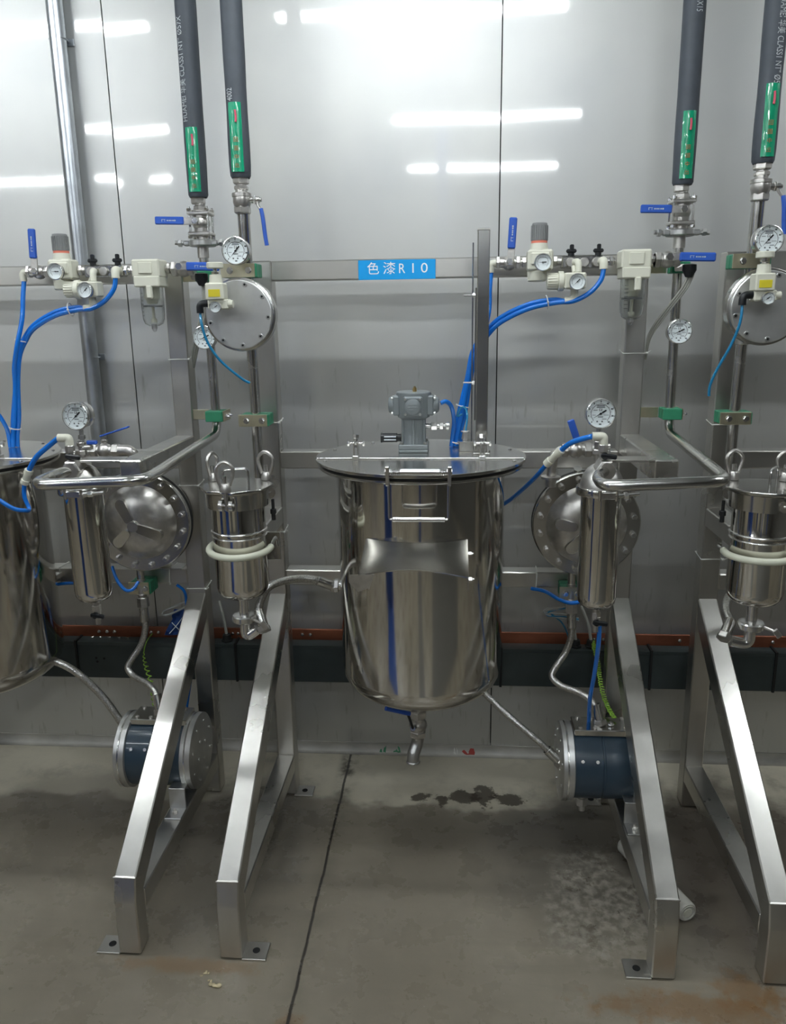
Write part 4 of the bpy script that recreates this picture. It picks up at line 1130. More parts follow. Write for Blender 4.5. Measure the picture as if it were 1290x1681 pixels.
tA = insul({0: 'black foam insulated pipe with green sticker above the right middle post', -1: 'black foam insulated pipe with white lettering and green sticker, left pair, left one'}, .578, -.285, 1.808, .0268, seed=1)
tB = insul({0: 'black foam insulated pipe with green sticker, left pair, right one', 1: 'black foam insulated pipe with white lettering at the right edge'}, -.534, -.412, 1.833, .0262, seed=2)
sib = {o['label']: o for o in bpy.data.objects if o.get('category') == 'pipe' and 'foam' in o.get('label', '')}
PRINT = 'HUAMEI 华美 CLASS1 NT" Ø57X'
for lab, x, y, r, z, up, s, wd, ang in (
        ('black foam insulated pipe with white lettering and green sticker, left pair, left one', .578 - PER, -.285, .0268, 1.990, True, PRINT, .245, -118),
        ('black foam insulated pipe with white lettering at the right edge', -.534 + PER, -.412, .0262, 2.188, False, PRINT, .205, -78),
        ('black foam insulated pipe with green sticker above the right middle post', .578, -.285, .0268, 2.245, False, 'X 16X15', .05, -80),
        ('black foam insulated pipe with green sticker, left pair, right one', -.534, -.412, .0262, 2.005, True, '4002', .028, -112)):
    p = sib[lab]; a = ang * D2R
    o_ = Vector((x + r * math.cos(a), y + r * math.sin(a), z)); td = Vector((-math.sin(a), math.cos(a), 0))
    ex = Vector((0, 0, 1 if up else -1)); ey = td * (-1 if up else 1)
    vs, fs = text_polys(s, .021); k = wd / max(v.x for v in vs); mb = MB(); out = []
    for v in vs:
        z_ = z + ex.z * v.x * k; uu = (ey.dot(td)) * v.y; aa = a + uu / r
        out.append((x + (r * 1.03 + .0004) * math.cos(aa), y + (r * 1.03 + .0004) * math.sin(aa), z_))
    mb.add(out, fs); part(mb, 'white_print', m_txt, p)


def grip_marks(mb, c, ex, ey, n):
    """small worn pale print on a lever: bars, arrow"""
    for (a0, a1, b0, b1) in ((-.020, -.0185, -.003, .003), (-.020, -.014, .002, .003), (-.012, -.011, -.003, .003), (-.0135, -.0095, .002, .003), (-.006, -.002, -.0015, .0015), (-.0005, .003, -.0015, .0015), (.004, .007, -.0015, .0015), (.009, .013, -.0015, .0015), (.014, .018, -.0018, .0018)):
        mb.add([c + ex * a0 + ey * b0 + n, c + ex * a1 + ey * b0 + n, c + ex * a1 + ey * b1 + n, c + ex * a0 + ey * b1 + n], [[0, 1, 2, 3]])


# three-piece valve on the right pipes
def make_valve3():
    x, y = .580, -.283
    t = thing('three_piece_valve', '', 'valve', (x, y, 1.69), 'flanged ball valves with left pointing levers')
    part(MB().hexn((x - .004, y, 1.812), (x - .004, y, 1.792), .0195).cyl((x, y, 1.795), (x, y, 1.785), .014, n=20).hexn((x, y, 1.788), (x, y, 1.776), .018).cyl((x, y, 1.79), (x, y, 1.765), .014, n=20), 'top_fitting', m_cast, t)
    part(MB().cyl((x, y, 1.722), (x, y, 1.765), .0195, n=24).ball((x, y, 1.744), .024, 18), 'body', m_cast, t)
    for z in (1.768, 1.716):
        f = part(MB().box((x, y, z), (.060, .056, .0085), None, .002).cyl((x, y, z - .008), (x, y, z + .008), .018, n=20), 'flange', m_cast, t)
    for sx in (-1, 1):
        for sy in (-1, 1):
            part(MB().cyl((x + sx * .0245, y + sy * .022, 1.702), (x + sx * .0245, y + sy * .022, 1.784), .003, n=10).hexn((x + sx * .0245, y + sy * .022, 1.773), (x + sx * .0245, y + sy * .022, 1.780), .0065).hexn((x + sx * .0245, y + sy * .022, 1.703), (x + sx * .0245, y + sy * .022, 1.711), .0065), 'tie_bolt', m_chrome, t)
    part(MB().cyl((x - .004, y - .018, 1.744), (x - .004, y - .046, 1.746), .007, n=16).hexn((x - .004, y - .040, 1.746), (x - .004, y - .047, 1.746), .0095), 'stem', m_chrome, t)
    lv = part(MB().box((x - .018, y - .040, 1.746), (.05, .004, .018)), 'lever', m_cast, t)
    gc = Vector((x - .073, y - .041, 1.748))
    gr = part(MB().box(gc, (.078, .008, .020), Matrix.Rotation(.03, 3, 'Y'), .004), 'handle_grip', m_blueh, t)
    mk = MB(); grip_marks(mk, gc, Vector((1, 0, -.03)), Vector((0, 0, 1)), Vector((0, -.0043, 0)))
    part(mk, 'handle_print', m_txt, gr)
    # tri clamp below
    c = part(MB().cyl((x, y, 1.716), (x, y, 1.698), .013, .017, n=20), 'lower_neck', m_cast, t)
    tc = part(MB().lathe((x, y, 0), (0, 0, 1), [(1.684, .02), (1.684, .034), (1.687, .037), (1.698, .037), (1.701, .034), (1.701, .02)], 36), 'tri_clamp', m_dull, t)
    for s in (-1, 1):
        part(MB().cyl((x + s * .034, y - .014, 1.692), (x + s * .070, y - .018, 1.692 - s * .002), .0055, n=12).hexn((x + s * .052, y - .016, 1.692), (x + s * .062, y - .017, 1.692), .010).box((x + s * .038, y - .014, 1.692), (.018, .02, .014), None, .003), 'clamp_bolt', m_dull, tc)
    return t


stations(make_valve3(), {0: 'flanged steel ball valve with blue lever to the left, right of the tank pole', -1: 'flanged steel ball valve with blue lever to the left, upper left pipe'})

# threaded ball valve on the left pipes, lever hanging
def make_valve2():
    x, y = -.534, -.412
    t = thing('threaded_ball_valve', '', 'valve', (x, y, 1.75), 'ball valves with hanging levers')
    part(MB().hexn((x, y, 1.838), (x, y, 1.820), .021).cyl((x, y, 1.822), (x, y, 1.812), .013, n=20).hexn((x, y, 1.816), (x, y, 1.806), .0185).cyl((x, y, 1.808), (x, y, 1.796), .015, n=20), 'union_nut', m_cast, t)
    part(MB().lathe((x, y, 0), (0, 0, 1), [(1.762, .018), (1.766, .0195), (1.778, .023), (1.789, .022), (1.790, .0245), (1.798, .0245), (1.800, .020)], 28).hexn((x, y, 1.768), (x, y, 1.750), .0215), 'body', m_cast, t)
    part(MB().cyl((x + .018, y, 1.782), (x + .045, y, 1.782), .008, n=14).hexn((x + .03, y, 1.782), (x + .036, y, 1.782), .0115).cyl((x + .044, y, 1.782), (x + .050, y, 1.782), .005, n=12), 'stem', m_chrome, t)
    part(MB().tube([(x + .039, y, 1.780), (x + .042, y - .008, 1.768), (x + .050, y - .012, 1.757)], .004, 8, 3), 'lever', m_cast, t)
    part(MB().tube([(x + .050, y - .012, 1.760), (x + .054, y - .013, 1.735), (x + .057, y - .013, 1.70), (x + .0605, y - .013, 1.672)], .0052, 10, 3), 'handle_grip', m_blueh, t)
    return t


stations(make_valve2(), {0: 'threaded ball valve with blue lever hanging down, left of the tank', 1: 'threaded ball valve with blue lever hanging down at the right edge'})

# bare steel pipes
p = thing('steel_pipe', '', 'pipe', (.583, -.283, 1.69), 'thin steel pipes on the right posts')
part(MB().cyl((.580, -.283, 1.69), (.580, -.283, 1.655), .0155, n=22), 'ferrule', m_cast, p)
part(MB().tube(fillet([(.580, -.283, 1.69), (.586, -.283, 1.175), (.576, -.82, 1.148), (.316, -.825, 1.138), (.318, -.735, 1.141), (.344, -.690, 1.146)], .045, 8), .0128, 20, 1), 'bent_tube', m_pipe, p)
stations(p, {0: 'thin steel pipe dropping right of the post, bending forward to the right filter', -1: 'thin steel pipe dropping by the left post, bending forward to the left filter'})
p = thing('riser_pipe', '', 'pipe', (-.535, -.40, 1.08), 'steel riser pipes on the left posts')
part(MB().cyl((-.534, -.405, 1.765), (-.534, -.40, 1.56), .0155, n=22), 'upper_tube', m_pipe, p)
part(MB().tube([(-.537, -.388, 1.44), (-.537, -.380, 1.226), (-.537, -.382, 1.10), (-.537, -.385, 1.03), (-.537, -.42, 1.005), (-.536, -.54, 1.0)], .0138, 20, 4), 'lower_tube', m_pipe, p)
stations(p, {0: 'straight steel riser pipe behind the left bolted disc', 1: 'straight steel riser pipe behind the far right disc'})

# ================================================================== air preparation line on the top rail
YA = -.335
def make_air_valve():
    x, z = .128, 1.628
    t = thing('ball_valve', '', 'valve', (x, YA, z), 'ball valves with upright levers')
    part(MB().hexn((x - .022, YA, z - .004), (x - .012, YA, z - .004), .0165).cyl((x - .014, YA, z - .004), (x + .03, YA, z - .004), .013, n=20).ball((x + .012, YA, z - .005), .019, 16).hexn((x + .028, YA, z - .004), (x + .040, YA, z - .004), .0165).hexn((x + .044, YA, z - .004), (x + .056, YA, z - .004), .0135).cyl((x + .04, YA, z - .004), (x + .062, YA, z - .004), .009, n=16), 'body', m_cast, t)
    part(MB().cyl((x + .012, YA - .015, z - .002), (x + .012, YA - .03, z - .002), .007, n=16).hexn((x + .012, YA - .024, z - .002), (x + .012, YA - .031, z - .002), .009), 'stem', m_chrome, t)
    part(MB().prism([(x + .003, z - .012), (x + .021, z - .012), (x + .025, z + .035), (x + .007, z + .035)], 'y', YA - .029, YA - .025, .001), 'lever', m_cast, t)
    gc = Vector((x + .0165, YA - .03, z + .066))
    g = part(MB().box(gc, (.020, .009, .075), Matrix.Rotation(.05, 3, 'Y'), .004), 'handle_grip', m_blueh, t)
    mk = MB(); grip_marks(mk, gc, Vector((.05, 0, 1)), Vector((-1, 0, 0)), Vector((0, -.0048, 0))); part(mk, 'handle_print', m_txt, g)
    part(MB().tube(fillet([(x - .02, YA, z - .004), (x - .036, YA, z - .006), (x - .036, YA, z - .028)], .012), .0095, 14, 1), 'hose_elbow', m_white, t, 'cream push-in elbow')
    return t


stations(make_air_valve(), {0: 'small steel ball valve with upright blue lever just right of the pole', -1: 'small steel ball valve with upright blue lever at the far left'})

def make_regulator():
    x, y, z = .216, -.35, 1.625
    t = thing('air_regulator', '', 'regulator', (x, y, z), 'cream regulators with grey knobs')
    part(MB().box((x, y, z + .002), (.064, .052, .052), None, .005).bx(x - .026, x + .026, y - .03, y + .02, z - .012, z + .022, .005), 'body', m_white, t)
    part(MB().cyl((x - .006, y, z - .022), (x - .006, y, z - .050), .0245, .0235, n=32, ch=.003), 'lower_cup', m_white, t)
    part(MB().cyl((x - .002, y, z + .026), (x - .002, y, z + .044), .0235, .0205, n=32), 'bonnet', m_white, t)
    part(MB().cyl((x - .002, y, z + .043), (x - .002, y, z + .050), .0205, n=32), 'orange_band', m_orange, t, 'orange pink ring')
    k = MB().cyl((x - .002, y, z + .049), (x - .002, y, z + .093), .0205, .019, n=32, ch=.0015)
    for i in range(24):
        a = i * 15 * D2R; k.box((x - .002 + .0203 * math.cos(a), y + .0203 * math.sin(a), z + .069), (.003, .002, .036), rotz(a), .0004)
    part(k, 'knob', m_knob, t)
    part(MB().hexn((x + .035, YA, z), (x + .046, YA, z), .014).cyl((x + .04, YA, z), (x + .058, YA, z), .0105, n=18), 'outlet_union', m_cast, t)
    return t


stations(make_regulator(), {0: 'cream air regulator with ribbed grey knob and orange ring, right of the pole', -1: 'cream air regulator with ribbed grey knob and orange ring, far left'})

def make_manifold():
    x0, x1, z = .272, .378, 1.623
    t = thing('valve_manifold', '', 'manifold', (x0, YA, z), 'steel manifold blocks')
    part(MB().bx(x0, x1, YA - .018, YA + .02, z - .016, z + .014, .003), 'block', m_lid, t)
    for xx in (x0 + .022, x0 + .056, x0 + .088):
        part(MB().cyl((xx, YA - .017, z - .002), (xx, YA - .027, z - .002), .0115, n=20, ch=.001), 'port_plug', m_cast, t)
    for xx in (x0 + .07, x0 + .07):
        pass
    for zz in (z - .011, z + .009):
        part(MB().cyl((x0 + .072, YA - .018, zz), (x0 + .072, YA - .021, zz), .004, n=12), 'screw', m_chrome, t)
    for xx in (x0 + .024, x0 + .092):
        h = part(MB().cyl((xx, YA - .01, z + .012), (xx, YA - .01, z + .022), .008, n=14).box((xx, YA - .012, z + .026), (.026, .010, .010), None, .003).box((xx + .001, YA - .012, z + .035), (.010, .010, .014), None, .002), 'toggle_handle', m_black, t)
    part(MB().tube(fillet([(x0 + .032, YA - .025, z - .002), (x0 + .038, YA - .048, z - .002), (x0 + .038, YA - .05, z - .028)], .012), .0085, 14, 1), 'white_elbow', m_white, t)
    part(MB().tube(fillet([(x0 + .098, YA - .02, z - .002), (x0 + .100, YA - .050, z), (x0 + .100, YA - .052, z - .022)], .014), .0105, 16, 1), 'white_elbow', m_white, t)
    part(MB().hexn((x1, YA, z), (x1 + .010, YA, z), .0135).cyl((x1 + .008, YA, z), (x1 + .030, YA, z), .009, n=16).hexn((x1 + .016, YA, z), (x1 + .026, YA, z), .0125), 'outlet_union', m_chrome, t)
    return t


stations(make_manifold(), {0: 'steel manifold with two black toggles between regulator and clear bowl filter, right', -1: 'steel manifold with two black toggles between regulator and clear bowl filter, left'})

def make_small_reg():
    x, y, z = .296, -.385, 1.574
    t = thing('small_regulator', '', 'regulator', (x, y, z), 'small cream regulators with side knobs')
    part(MB().bx(x - .022, x + .032, y - .024, y + .02, z - .020, z + .020, .004), 'body', m_white, t)
    part(MB().cyl((x - .022, y, z), (x - .036, y, z), .0245, n=32, ch=.0015), 'lock_ring', m_white, t)
    k = MB().cyl((x - .036, y, z), (x - .064, y, z), .0205, .019, n=32, ch=.0015)
    for i in range(20):
        a = i * 18 * D2R; k.box((x - .05, y + .02 * math.cos(a), z + .02 * math.sin(a)), (.024, .002, .002), Matrix.Rotation(a, 3, 'X'), .0003)
    part(k, 'side_knob', m_white, t)
    part(MB().tube(fillet([(x + .006, y, z - .018), (x + .006, y, z - .046), (x - .018, y, z - .048)], .014), .0095, 14, 1), 'hose_elbow', m_white, t)
    part(MB().cyl((x + .006, y, z + .018), (x + .006, y + .02, z + .035), .007, n=12), 'inlet_stub', m_white, t)
    return t


stations(make_small_reg(), {0: 'small cream regulator with side knob hanging under the right manifold', -1: 'small cream regulator with side knob hanging under the left manifold'})

def make_bowl():
    x, y = .453, -.352
    t = thing('air_filter', '', 'filter', (x, y, 1.47), 'cream filters with clear bowls')
    hd = part(MB().bx(x - .037, x + .037, y - .034, y + .034, 1.602, 1.648, .004).bx(x - .034, x + .036, y - .036, y + .034, 1.578, 1.606, .003), 'head', m_white, t)
    part(MB().bx(x - .018, x + .018, y - .0375, y - .034, 1.612, 1.640, .001), 'front_badge', m_white, hd)
    part(MB().bx(x - .002, x + .014, y - .038, y - .026, 1.548, 1.582, .003), 'release_latch', m_white, t)
    bo = part(MB().lathe((x, y, 0), (0, 0, 1), [(1.579, .0305), (1.52, .0300), (1.495, .0285), (1.483, .024), (1.477, .014), (1.477, .008), (1.479, .008), (1.480, .013), (1.486, .0225), (1.497, .0265), (1.52, .028), (1.579, .0285)], 40), 'clear_bowl', m_bowl, t, angle=60)
    part(MB().cyl((x, y, 1.578), (x, y, 1.548), .021, n=28).cyl((x, y, 1.548), (x, y, 1.535), .017, .013, n=24), 'filter_element', m_white, t)
    part(MB().cyl((x, y, 1.532), (x, y, 1.527), .026, n=28), 'baffle_disc', m_knob, t)
    part(MB().cyl((x, y, 1.527), (x, y, 1.492), .004, n=10).cyl((x, y, 1.496), (x, y, 1.486), .008, n=14), 'float_stem', m_white, t)
    part(MB().cyl((x, y, 1.481), (x, y, 1.470), .0075, n=16).torus((x, y, 1.468), (0, 1, 0), .005, .0015, 16, 6), 'drain_cock', m_dull, t)
    mk = MB()
    for i in range(7):
        a0 = -140 * D2R; zz = 1.505 + i * .0095
        p0 = Vector((x + .0303 * math.cos(a0), y + .0303 * math.sin(a0), zz)); p1 = Vector((x + .0303 * math.cos(a0 + .35), y + .0303 * math.sin(a0 + .35), zz))
        mk.tube([p0, p1], .0006, 4, 1)
    part(mk, 'level_marks', m_ink, t)
    return t


stations(make_bowl(), {0: 'cream air filter with clear bowl hanging in front of the right middle post', -1: 'cream air filter with clear bowl hanging in front of the left post'})

def make_hvalve():
    x, z = .500, 1.626
    t = thing('ball_valve', '', 'valve', (x, YA, z), 'ball valves with right pointing levers')
    part(MB().cyl((x - .014, YA, z), (x + .01, YA, z), .009, n=16).hexn((x - .006, YA, z), (x + .004, YA, z), .014).cyl((x + .008, YA, z - .002), (x + .06, YA, z - .002), .0165, n=24).hexn((x + .008, YA, z - .002), (x + .022, YA, z - .002), .021).ball((x + .04, YA, z - .002), .021, 16).hexn((x + .055, YA, z - .002), (x + .07, YA, z - .002), .020), 'body', m_cast, t)
    part(MB().cyl((x + .038, YA - .018, z + .003), (x + .038, YA - .036, z + .003), .007, n=16).hexn((x + .038, YA - .030, z + .003), (x + .038, YA - .037, z + .003), .0105), 'stem', m_chrome, t)
    part(MB().box((x + .052, YA - .033, z + .003), (.05, .004, .018)), 'lever', m_cast, t)
    gc = Vector((x + .104, YA - .040, z + .001))
    g = part(MB().box(gc, (.088, .010, .0215), Matrix.Rotation(.03, 3, 'Y'), .004), 'handle_grip', m_blueh, t)
    mk = MB(); grip_marks(mk, gc, Vector((1, 0, -.03)), Vector((0, 0, 1)), Vector((0, -.0053, 0))); part(mk, 'handle_print', m_txt, g)
    return t


stations(make_hvalve(), {0: 'ball valve with thick blue lever pointing right, right of the clear bowl filter', -1: 'ball valve with thick blue lever pointing right, by the left clear bowl filter'})

def make_cap():
    x, y, z = .592, -.352, 1.598
    t = thing('pressure_switch', '', 'switch', (x, y, z), 'black round switches under the levers')
    part(MB().lathe((x, y, 0), (0, 0, 1), [(z + .014, .010), (z + .012, .017), (z - .002, .0175), (z - .010, .013), (z - .018, .009), (z - .02, .0)], 28), 'cap', m_black, t)
    part(MB().hexn((x - .012, y + .01, z + .006), (x - .03, y + .02, z + .006), .010), 'connector', m_cast, t)
    return t


stations(make_cap(), {0: 'black round pressure switch with cables below the right blue lever', -1: 'black round pressure switch below the left blue lever'})
for k, lab in ((0, 'pair of grey cables sloping from the black switch to the right middle post'), (-1, 'pair of grey cables hanging from the black switch by the left post')):
    dx = PER * k
    t = thing('cable_pair', lab, 'cable', (.59 + dx, -.35, 1.59), 'grey cables from the switches')
    for j in range(3):
        o = j * .006
        if k == 0:
            pts = [(.592 + o, -.35, 1.588), (.580 + o, -.345, 1.555), (.552 + o, -.33, 1.51), (.525 + o, -.31, 1.465), (.514 + o * .5, -.285, 1.425), (.520, -.25, 1.37)]
        else:
            pts = [(.592 + dx + o, -.35, 1.588), (.590 + dx + o, -.345, 1.54), (.575 + dx + o, -.335, 1.50), (.56 + dx + o, -.325, 1.46), (.535 + dx + o, -.30, 1.40), (.520 + dx, -.25, 1.36)]
        part(MB().tube(pts, .0030, 8), 'cable', m_cable, t)

# ================================================================== blue air hoses
def at0(u, v, y): return at(u, v, y)


def hose(name, label, pts, r=.0062, m=None, group=None, cat='hose', k=6):
    pts = [Vector(p) for p in pts]
    o = MB().tube(pts, r, 12, k).build(name, m or m_hose, org=pts[0])
    return tag(o, label, cat, group)


zL = ZT
# bundles from the air line to the tank lid
def bundle(off, labs, dy=0):
    D = Vector((off, 0, 0))
    a = [Vector((.0935, -.335, 1.602)), Vector((.0905, -.345, 1.56)), Vector((.088, -.36, 1.50)), Vector((.070, -.37, 1.43)), Vector((.046, -.355, 1.37)), Vector((.036, -.345, 1.32)), Vector((.020, -.34, 1.235)), Vector((.008, -.34, 1.180)), Vector((.004, -.34, zL + .001))]
    b = [Vector((.372, -.388, 1.602)), Vector((.366, -.39, 1.575)), Vector((.340, -.392, 1.545)), Vector((.30, -.39, 1.525)), Vector((.26, -.385, 1.522)), Vector((.19, -.375, 1.508)), Vector((.12, -.362, 1.475)), Vector((.085, -.352, 1.44)), Vector((.060, -.345, 1.40)), Vector((.043, -.34, 1.33)), Vector((.029, -.332, 1.235)), Vector((.016, -.33, 1.18)), Vector((.012, -.33, zL + .001))]
    c = [Vector((.280, -.386, 1.524)), Vector((.25, -.372, 1.529)), Vector((.19, -.366, 1.519)), Vector((.12, -.354, 1.487)), Vector((.078, -.345, 1.447)), Vector((.048, -.338, 1.40)), Vector((.034, -.335, 1.33)), Vector((.012, -.332, 1.235)), Vector((.001, -.328, 1.18)), Vector((-.002, -.33, zL + .001))]
    for pts, l in zip((a, b, c), labs): hose('air_hose', l, [p + D for p in pts], group='blue hoses to the tank lids')


bundle(0, ('blue air hose dropping from the upright-lever valve behind the pole to the lid', 'blue air hose from the right end of the manifold curving down to the middle lid', 'blue air hose from the low white elbow to the middle tank lid'))
bundle(-PER, ('blue air hose dropping from the leftmost valve to the left lid', 'blue air hose from the left manifold end curving down to the left lid', 'blue air hose from the left low white elbow to the left lid'))
hose('air_hose', 'short blue hose looping from the grey motor cap down to the lid bundle', [(-.036, -.405, 1.270), (-.022, -.400, 1.274), (-.008, -.38, 1.258), (-.001, -.36, 1.22), (-.004, -.345, 1.18), (-.008, -.34, zL + .001)], .0058)
hose('air_hose', 'short blue hose arching at the left edge above the left lid', [(-.036 - PER, -.405, 1.262), (-.022 - PER, -.40, 1.266), (-.008 - PER, -.38, 1.25), (.001 - PER, -.36, 1.21), (-.002 - PER, -.345, 1.18), (-.004 - PER, -.34, zL + .001)], .0058)
hose('air_tube', 'thin light blue tube looping over the bundle to the lid connector box', [(.020, -.358, 1.235), (.008, -.37, 1.232), (.016, -.375, 1.252), (.028, -.38, 1.255), (.034, -.40, 1.235), (.030, -.41, 1.198)], .0028, m_hosec, cat='tube')
for (x, y, z, lab, dx_) in ((.022, -.336, 1.255, 'white tie round the blue hose bundle just above the middle lid', 0), (.006, -.333, 1.155, 'white tie round the bundle where it meets the middle lid', 0), (.236, -.377, 1.523, 'white tie round the blue hoses under the side-knob regulator, right', 0),
                          (.074 - PER, -.348, 1.443, 'white tie where the two blue hose runs join at far left', 0), (.236 - PER, -.377, 1.523, 'white tie round the blue hoses beside the conduit pipe', 0), (.012 - PER, -.335, 1.20, 'white tie round the blue hoses above the left lid', 0)):
    ax = (1, 0, .2) if abs(z - 1.523) < .01 else (.25, 0, 1)
    o = MB().torus((x, y, z), ax, .017, .0016, 24, 6).box((x + .0, y - .017, z), (.006, .005, .005)).build('hose_tie', m_tie, org=(x, y, z)); tag(o, lab, 'cable tie', 'white ties round the blue hoses')

# hoses from the filter tops
def coupler(lab, p, q):
    p = Vector(p); q = Vector(q); d = (q - p)
    t = thing('hose_coupler', lab, 'coupler', p, 'cream inline hose couplers')
    part(MB().cyl(p, p + d * .3, .0105, n=20, ch=.001).cyl(p + d * .3, p + d * .7, .0085, n=20).cyl(p + d * .7, q, .0105, n=20, ch=.001), 'body', m_white, t)


def elbow_top(k, lab):
    x = .340 + PER * k; y = -.675
    t = thing('hose_elbow', lab, 'fitting', (x, y, 1.195), 'cream elbows on the filter tops')
    part(MB().tube(fillet([(x, y, 1.196), (x, y, 1.222), (x - .026, y, 1.222)], .006), .0098, 16, 1), 'elbow', m_white, t)
    part(MB().hexn((x, y, 1.186), (x, y, 1.204), .0115), 'nut', m_cast, t)


elbow_top(0, 'cream push-in elbow with blue hose on the right filter cylinder')
elbow_top(-1, 'cream push-in elbow with blue hose on the left filter cylinder')
c0, c1 = at(922, 738, -.61), at(897, 762, -.57)
hose('air_hose', 'blue hose arching from the right filter elbow to the cream coupler', [(.314, -.675, 1.222), at(950, 722, -.655), at(935, 728, -.635), c0], .0064)
coupler('cream inline coupler in the blue hose right of the middle tank', c0, c1)
hose('air_hose', 'blue hose from the coupler running down behind the middle tank', [c1, at(880, 782, -.51), at(858, 803, -.44), at(835, 822, -.37), at(815, 832, -.31), at(780, 836, -.28)], .0056)
c0, c1 = at(48, 771, -.66), at(40, 794, -.655)
hose('air_hose', 'blue hose arching from the left filter elbow to the left coupler', [(.314 - PER, -.675, 1.222), at(80, 732, -.672), at(60, 750, -.668), c0], .0064)
coupler('cream inline coupler in the blue hose in front of the left tank', c0, c1)
hose('air_hose', 'blue hose from the left coupler sweeping across the left tank', [c1, at(40, 815, -.655), at(48, 836, -.66), at(40, 838, -.70), at(20, 834, -.72), at(-10, 815, -.73)], .0052)
hose('air_hose', 'blue hose hanging from the drain valve of the right filter cylinder', [at(984, 1022, -.645), at(982, 1060, -.62), at(975, 1110, -.56), at(968, 1150, -.50), at(966, 1200, -.40)], .0058)
hose('air_hose', 'blue hose sagging below the low rail toward the right filter cylinder', [at(872, 966, -.268), at(895, 971, -.29), at(918, 984, -.33), at(938, 990, -.38), at(958, 985, -.36), at(975, 975, -.30)], .0055)
hose('air_hose', 'blue hose loop over the low left green clamp', [at(184, 930, -.34), at(192, 952, -.36), at(205, 968, -.38), at(217, 968, -.38), at(227, 955, -.36)], .0048)
hose('air_hose', 'blue hose tied under the low rail right of the left tank', [at(60, 960, -.262), at(85, 960, -.275), at(105, 958, -.275), at(125, 957, -.262)], .005)
hose('air_hose', 'dark blue hose running down behind the left diagonal leg', [at(290, 960, -.262), at(303, 972, -.25), at(307, 1000, -.22), at(316, 1080, -.2), at(308, 1150, -.2), at(300, 1210, -.2)], .0045)
# clear and blue thin tubes coiled under the right dish
t = thing('tube_coil', 'loose coil of thin clear and blue tubes behind the right braided hose', 'tube', at(905, 1005, -.22))
for j, (a, b, m) in enumerate(((898, 1003, m_clear), (902, 1008, m_hosec), (900, 1006, m_clear))):
    part(MB().tube([at(955, 985 + j * 3, -.24), at(930, 996 + j * 2, -.22), at(a, b - 4, -.2), at(a - 3, b + 3, -.2), at(925, 1008 + j * 4, -.2), at(950, 1015 + j * 2, -.22)], .0022, 8), 'thin_tube', m, t)
part(MB().tube([at(905, 1008, -.2), at(922, 1022, -.18), at(931, 1040, -.15), at(933, 1055, -.12)], .0025, 8), 'thin_tube', m_hosec, t)

# ================================================================== braided hoses
def braided(label, pts, r=.0105, e0=True, e1=True, r_end=.0135):
    pts = [Vector(p) for p in pts]
    t = thing('braided_hose', label, 'hose', pts[0], 'steel braided hoses')
    part(MB().tube(pts, r, 16, 10), 'braid', m_braid, t, angle=60)
    for f, a, b in ((e0, pts[0], pts[1]), (e1, pts[-1], pts[-2])):
        if f:
            d = (b - a).normalized()
            part(MB().cyl(a - d * .006, a + d * .040, r_end, n=20, ch=.001), 'ferrule', m_pipe, t)
            part(MB().hexn(a - d * .020, a - d * .004, r_end * 1.3), 'end_nut', m_cast, t)
    return t


E0 = Vector((-.535 + .036, -.62, .719))
braided('braided hose from the middle filter pot elbow up to the tank nozzle', [E0 + Vector((.010, 0, .009)), at(424, 1000, -.60), at(437, 968, -.58), at(460, 955, -.54), at(490, 950, -.50), at(518, 952, -.48), (-.335, TY + .01, .784)])
E1 = Vector((-.535 + PER - .052, -.62, .717))
braided('braided hose curling from the far right pot elbow up behind the pot', [E1 + Vector((-.006, 0, .008)), at(1198, 1022, -.60), at(1191, 1000, -.56), at(1200, 975, -.48), at(1230, 962, -.42), at(1280, 955, -.40)])
for k, lab in ((0, 'braided hose zigzagging from the right low clamp to the right floor pump'), (-1, 'braided hose zigzagging from the left low clamp to the left floor pump')):
    D = Vector((PER * k, 0, 0))
    t = thing('hose_union', ('steel union above the right zigzag braided hose', 'steel union above the left zigzag braided hose')[k], 'fitting', Vector((.338, -.325, .66)) + D, 'unions under the dishes')
    part(MB().cyl(Vector((.335, -.32, .745)) + D, Vector((.338, -.328, .665)) + D, .0125, n=20).torus(Vector((.336, -.325, .70)) + D, (0, 0, 1), .012, .003, 20, 8).hexn(Vector((.337, -.326, .690)) + D, Vector((.338, -.328, .668)) + D, .017), 'union', m_cast, t)
    braided(lab, [Vector((.338, -.328, .655)) + D, Vector((.340, -.332, .60)) + D, Vector((.325, -.338, .545)) + D, Vector((.295, -.35, .50)) + D, Vector((.285, -.36, .475)) + D, Vector((.31, -.375, .455)) + D, Vector((.355, -.40, .448)) + D, Vector((.388, -.425, .435)) + D, Vector((.404, -.445, .410)) + D, Vector((.408, -.45, .395)) + D], r=.0095)
braided('braided hose slanting from behind the middle tank down to the right floor pump', [at(760, 1105, -.36), at(800, 1143, -.40), at(840, 1180, -.43), at(885, 1218, -.46), (.292, -.46, .27)], r=.009, e0=False)
braided('braided hose arching from under the left tank to the left floor pump', [at(0, 1122, -.47), at(32, 1092, -.47), at(75, 1083, -.46), at(120, 1100, -.45), at(165, 1140, -.44), at(198, 1185, -.44), at(212, 1215, -.42)], r=.0105, e0=False, e1=False)

